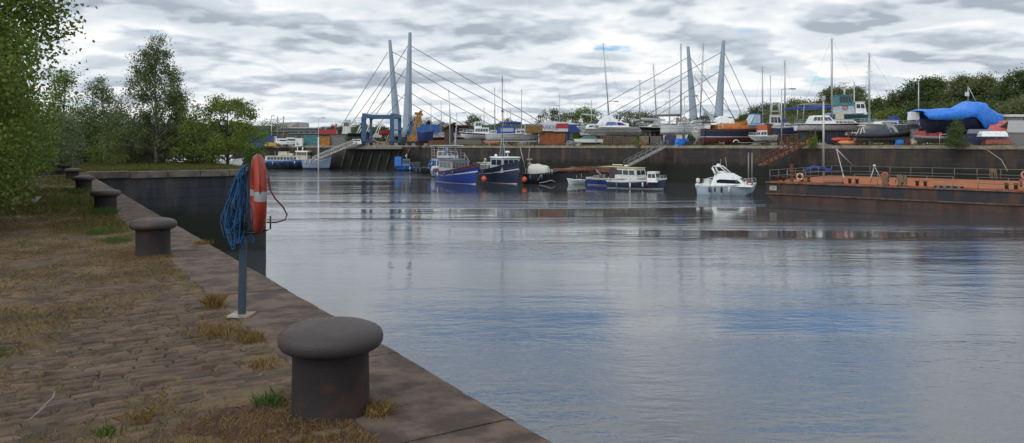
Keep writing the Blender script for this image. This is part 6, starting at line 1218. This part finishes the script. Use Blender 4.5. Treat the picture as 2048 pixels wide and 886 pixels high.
# small white cabin boat on a trailer
t, S, L, B, H, D = yard_boat('cabin_boat', 'small white cabin boat on a trailer in front of the big fishing boat', 'cabin boat', 1496, 1552, 272, 282, 1.6, -1, 5, B=1.9, bands=[(.55, 0), (.62, 1), (1, 0)], mats=[WHITE, DARK], cr=None, bow=.15, rake=.15); cabin(t, -L * .12, L * .17, H - .08, .75, 1.5, WHITE, rf=.25, nw=2, fw=2, roof=WHITE, win=(.3, .8)); guard(t, S, .6, .98, .4, 4)
p = yloc(1522, 1.6); tr = thing('boat_trailer', 'grey two wheeled trailer under the small white cabin boat', 'trailer', p, R(5)); MB().tube((-2.6, 0, .35), (1.8, 0, .45), .05).tube((-.8, -.7, .4), (1.6, -.7, .45), .05).tube((-.8, .7, .4), (1.6, .7, .45), .05).build('frame', GALV, tr)
for s in (-1, 1): MB().torus((.6, s * .85, .28), .2, .08, 'Y', 14, 6).build('wheel', BLACK, tr)
p = yloc(1478, .9); tr = thing('boat_trailer', 'low white winged trailer beside the ladder', 'trailer', p, R(2)); MB().tube((-.6, 0, .4), (4.0, 0, .35), .06).build('frame', GALV, tr); MB().torus((-.5, -.3, .33), .42, .07, 'Y', 10, 5, a0=.2, a1=2.9).build('mudguard', WHITE2, tr); MB().torus((-.5, -.3, .28), .2, .08, 'Y', 14, 6).build('wheel', BLACK, tr)
# pilothouse boat and navy hull
t, S, L, B, H, D = yard_boat('pilothouse_boat', 'white pilothouse boat with a tall wheelhouse and open top frame behind the lamp post', 'pilothouse boat', 1532, 1572, 252, 270, 9, 1, -15, B=3.2, bands=[(.3, 0), (1, 1)], mats=[DKRED, WHITE2], cr=None, bow=.15)
cabin(t, -L * .3, L * .3, H - .1, 1.6, 2.4, WHITE2, rf=.4, nw=3, fw=3, roof=WHITE2, win=(.35, .85)); mb = MB()
for x, dx in ((-.25, .5), (.2, -.5)):
    for y in (-1, 1): mb.tube((x * L, y, H + 1.5), (x * L + dx * .5, y * .8, H + 3.3), .06, n=5)
for y in (-.8, .8): mb.tube((-.25 * L + .25, y, H + 3.3), (.2 * L - .25, y, H + 3.3), .07, n=5); mb.tube((-.25 * L, y * 1.2, H + 2.1), (.2 * L, y * 1.2, H + 2.1), .05, n=5)
mb.build('top_frame', mat('pale_green_frame', (.34, .42, .38), .5), t)
t, S, L, B, H, D = syacht('navy hulled sailing yacht behind the lamp post, left of the big white one', 1546, 1604, 254, 272, 4.5, 1, -12, [DKRED, WHITE2, NAVY], 1570, 122, cr='navy hulled yacht', r=.11, sp=1, bm=None, bands=[(.12, 0), (.16, 1), (.88, 2), (1, 1)])
MB().tube((L * .0, -1.0, zat(186, D) - zat(272, D)), (L * .0, 1.0, zat(186, D) - zat(272, D)), .03).build('spreader', ALU, t)
syacht('white yacht hidden behind the pilothouse boat, showing only a plain grey mast', 1500, 1556, 254, 264, 12, 1, -5, [DKRED, NAVY, WHITE2], 1525, 135, cr=None, r=.10, sp=1)
# big white yacht with blue sail cover, second white yacht, teal boat
t, S, L, B, H, D = syacht('big white sailing yacht with a navy stripe and a blue sail cover, above the barge', 1594, 1752, 248, 263, 3.5, 1, -6, [NAVY, NAVY, WHITE], 1664, 78, cr='big white yacht with the blue sail cover', r=.13, bm=(6.2, 2.0, -.1), cover=mat('vivid_blue_cover', (.02, .06, .34), .8), bands=[(.14, 0), (.78, 2), (.92, 1), (1, 2)], win=6, B=3.9)
cabin(t, -L * .36, -L * .02, H - .05, 1.15, 2.6, WHITE, rf=1.1, ra=.6, nw=5, fw=2, win=(.4, .8), name='deckhouse'); mb = MB()
for y in (-1.5, 1.5): mb.tube((-L * .45, y, H), (-L * .43, y, H + 2.6), .04, n=4).tube((-L * .43, y, H + 2.6), (-L * .1, y, H + 2.5), .035, n=4)
mb.tube((-L * .43, -1.5, H + 2.6), (-L * .43, 1.5, H + 2.6), .04, n=4); mb.build('gantry', ALU, t)
MB().box((L * .02, -.5, H + 1.0), (1.0, .6, .8), tx=.9).build('liferaft', CREAM, t)
t, S, L, B, H, D = syacht('second white sailing yacht partly behind the inflatable boat', 1716, 1834, 250, 265, 5.5, -1, 5, [NAVY, GREY, WHITE2], 1737, 108, cr='second white yacht', r=.12, bm=None, bands=[(.12, 0), (1, 2)], B=3.6)
MB().prism([(L * .02, 0), (L * .10, 0), (L * .18, H + .25), (L * .02, H + .1)], -B * .52, B * .52).build('hull_patch', LGREY, t)
t, S, L, B, H, D = yard_boat('fishing_boat', 'teal and white fishing boat with a radar mast standing behind the big white yacht', 'fishing boat', 1655, 1740, 228, 248, 12, 1, -4, B=4.2, bands=[(.3, 0), (.9, 1), (1, 2)], mats=[DKRED, TEAL, WHITE2], cr='teal fishing boat', bow=.1, trans=.85)
cabin(t, -L * .30, L * .06, H - .1, 1.15, 2.9, PALEB, rf=.1, nw=0, fw=3, win=(.5, .9)); cabin(t, -L * .30, L * .04, H + 1.1, 1.45, 2.6, TEAL, rf=.35, nw=4, fw=3, roof=TEAL, win=(.3, .9), name='wheelhouse'); cabin(t, L * .08, L * .34, H - .1, 1.7, 2.5, WHITE, rf=.3, nw=2, fw=2, roof=WHITE, win=(.5, .85), name='fore_cabin')
MB().tube((-L * .1, 0, H + 2.5), (-L * .1, 0, H + 4.3), .14).box((-L * .1, 0, H + 4.35), (1.5, .3, .12)).lathe([(.2, 0), (.25, .3), (.1, .5)], (-L * .1, 0, H + 3.6), 8).build('radar_mast', WHITE2, t); ring_on(t, (-L * .17, -1.55, H + .9), 'Y', .3, mat('red_ring', (.45, .07, .04)))
# inflatable with outboards, and its A frame
t, S, L, B, H, D = yard_boat('inflatable_boat', 'black rigid inflatable boat with a navy cover and white A frame on the quay', 'inflatable boat', 1712, 1826, 272, 282, 2.0, 1, -6, B=2.3, bands=[(.6, 0), (1, 1)], mats=[GREY, BLACK], cr='black inflatable boat', bow=.95, rake=.08)
mb = MB()
for s in (-1, 1): mb.path([S(i / 10, s) for i in range(11)], .24, 8)
mb.build('tube', BLACK, t); MB().prism([(-L * .38, H), (L * .05, H), (L * .06, H + .85), (-L * .2, H + .7), (-L * .38, H + .35)], -.95, .95, top=.7).build('cover', NAVY, t); mb = MB()
for y in (-.7, .7): mb.tube((-L * .46, y, H * .8), (-L * .38, y * .6, H + 1.25), .06, n=5).tube((-L * .34, y, H * .8), (-L * .39, y * .6, H + 1.25), .06, n=5)
mb.box((-L * .385, 0, H + 1.3), (.6, 1.1, .16)); mb.build('a_frame', WHITE2, t); MB().prism([(L * .2, H * 1.1), (L * .24, H * 1.1), (L * .16, H + 1.1), (L * .10, H + 1.05)], -.5, .5).build('console_screen', mat('pale_vinyl', (.32, .36, .40)), t)
t = thing('outboard_motor', 'tall white and grey outboard motor standing left of the blue tarp boat', 'outboard motor', yloc(1827, 3.0)); z0 = t.location.z
MB().box((0, 0, zat(232, t.location.y) - z0), (1.1, .9, 1.0), tx=.85).build('cowl', WHITE, t); MB().box((-.05, 0, 2.35), (.95, .8, .5), tx=.9).build('lower_cowl', DARK, t); MB().box((.05, 0, 1.2), (.7, .5, 1.9), tx=1.1).build('leg', GREY, t)
# the blue tarp covered boat
t, S, L, B, H, D = yard_boat('covered_boat', 'large boat under a bright blue tarpaulin humped at the right, dark hull showing below', 'covered boat', 1836, 1984, 240, 266, 5.5, -1, 3, B=4.2, bands=[(1, 0)], mats=[NAVY], cr='blue tarpaulin covered boat', bow=.05, trans=.8, rake=.03, deck=GREY)
sil = [(1828, 222, 228), (1838, 219, 240), (1850, 218.5, 241), (1880, 218, 239), (1900, 217.5, 238), (1915, 215, 236), (1926, 209, 236), (1936, 203, 242), (1945, 204, 257), (1955, 206, 259), (1965, 213, 259), (1972, 221, 256), (1980, 224, 254), (1990, 227, 248)]
mb = MB(); vs = []; ns = len(sil); r = random.Random(6); K = 13; cxp = (1836 + 1984) / 2
for x, a, b in sil:
    X = -(x - cxp) / F * D; zt = zat(a, D) - zat(266, D); zb_ = zat(b, D) - zat(266, D)
    for j in range(K):
        f = j / (K - 1); w = math.pi * f; hw = B * .56 * (1 if 1840 < x < 1975 else .8); e_ = 1.5
        y = -math.copysign(abs(math.cos(w)) ** (1 / 2.2), math.cos(w)) * hw; z = zb_ + (zt - zb_) * abs(math.sin(w)) ** .55
        vs.append((X + r.uniform(-.12, .12), -y + r.uniform(-.13, .13), z + r.uniform(-.13, .10)))
mb.add(vs, [(i * K + j, (i + 1) * K + j, (i + 1) * K + j + 1, i * K + j + 1) for i in range(ns - 1) for j in range(K - 1)], smooth=True)
to = mb.build('tarpaulin', BLUET, t); sm = to.modifiers.new('thick', 'SOLIDIFY'); sm.thickness = .04
mast(t, -(1937 - cxp) / F * D, zat(206, D) - zat(266, D), zat(172, D) - zat(266, D), .06, gear=False, spreaders=0, stays=False); MB().tube((-(1940 - cxp) / F * D, 0, 3.6 + .0), (-(1955 - cxp) / F * D, 0, zat(210, D) - zat(266, D)), .03).tube((-(1939 - cxp) / F * D, 0, zat(176, D) - zat(266, D)), (-(1956 - cxp) / F * D, 0, zat(208, D) - zat(266, D)), .035).box((-(1935 - cxp) / F * D, 0, zat(188, D) - zat(266, D)), (.35, .3, .5)).build('radar_reflector', WHITE2, t)
syacht('yacht behind the left end of the blue tarp, only its thin mast showing', 1812, 1872, 252, 262, 10, 1, 4, [DKRED, NAVY, WHITE2], 1837, 160, cr=None, r=.07, sp=0, stays=False)
# grey dinghy on a trailer
t, S, L, B, H, D = yard_boat('dinghy', 'grey inflatable dinghy on a trailer in front of the blue tarp boat', 'dinghy', 1828, 1890, 276, 285, 1.6, -1, 3, B=1.7, bands=[(1, 0)], mats=[mat('dull_grey_tube', (.16, .16, .17), .6)], cr=None, bow=.3); mb = MB()
for s in (-1, 1): mb.path([S(i / 10, s) for i in range(11)], .2, 8)
mb.build('tube', mat('dull_grey_tube', (.16, .16, .17)), t); MB().box((L * .28, 0, H + .4), (.8, .9, .9), tx=.7).box((-L * .1, 0, H + .3), (1.2, .8, .5)).build('seat', mat('red_seat', (.36, .06, .05), .6), t); MB().torus((L * .3, -.6, H + .5), .3, .08, 'Y', 12, 5).build('ring', mat('red_ring', (.45, .07, .04)), t)
p = yloc(1850, 1.6); tr = thing('boat_trailer', 'dark trailer with white hubbed wheels under the grey dinghy', 'trailer', p, R(3)); MB().tube((-2.2, 0, .4), (2.6, 0, .4), .06).build('frame', DARK, tr); [MB().torus((-.2, s * .7, .28), .2, .08, 'Y', 14, 6).build('wheel', BLACK, tr) for s in (-1, 1)]; MB().lathe([(.1, -.05), (.1, .05)], (-.2, 0, 0), 8)
MB().box((-.2, -.78, .28), (.16, .03, .16)).build('hub', WHITE2, tr)
t = thing('covered_boat', 'low covered boat with a teal dome under the bow of the white motor cruiser', 'covered boat', yloc(1178, 2.2)); MB().prism([(-2.2, .5), (2.3, .5), (2.5, 1.0), (-2.4, 1.05)], -.9, .9).build('hull', WHITE2, t); MB().prism([(-1.4, 1.06), (1.4, 1.06), (.8, 1.5), (-.7, 1.5)], -.75, .75, top=.6).build('cover', mat('dull_teal_cover', (.08, .16, .15), .7), t); MB().box((0, 0, .3), (3.4, .8, .3)).build('trailer_bed', DARK, t)
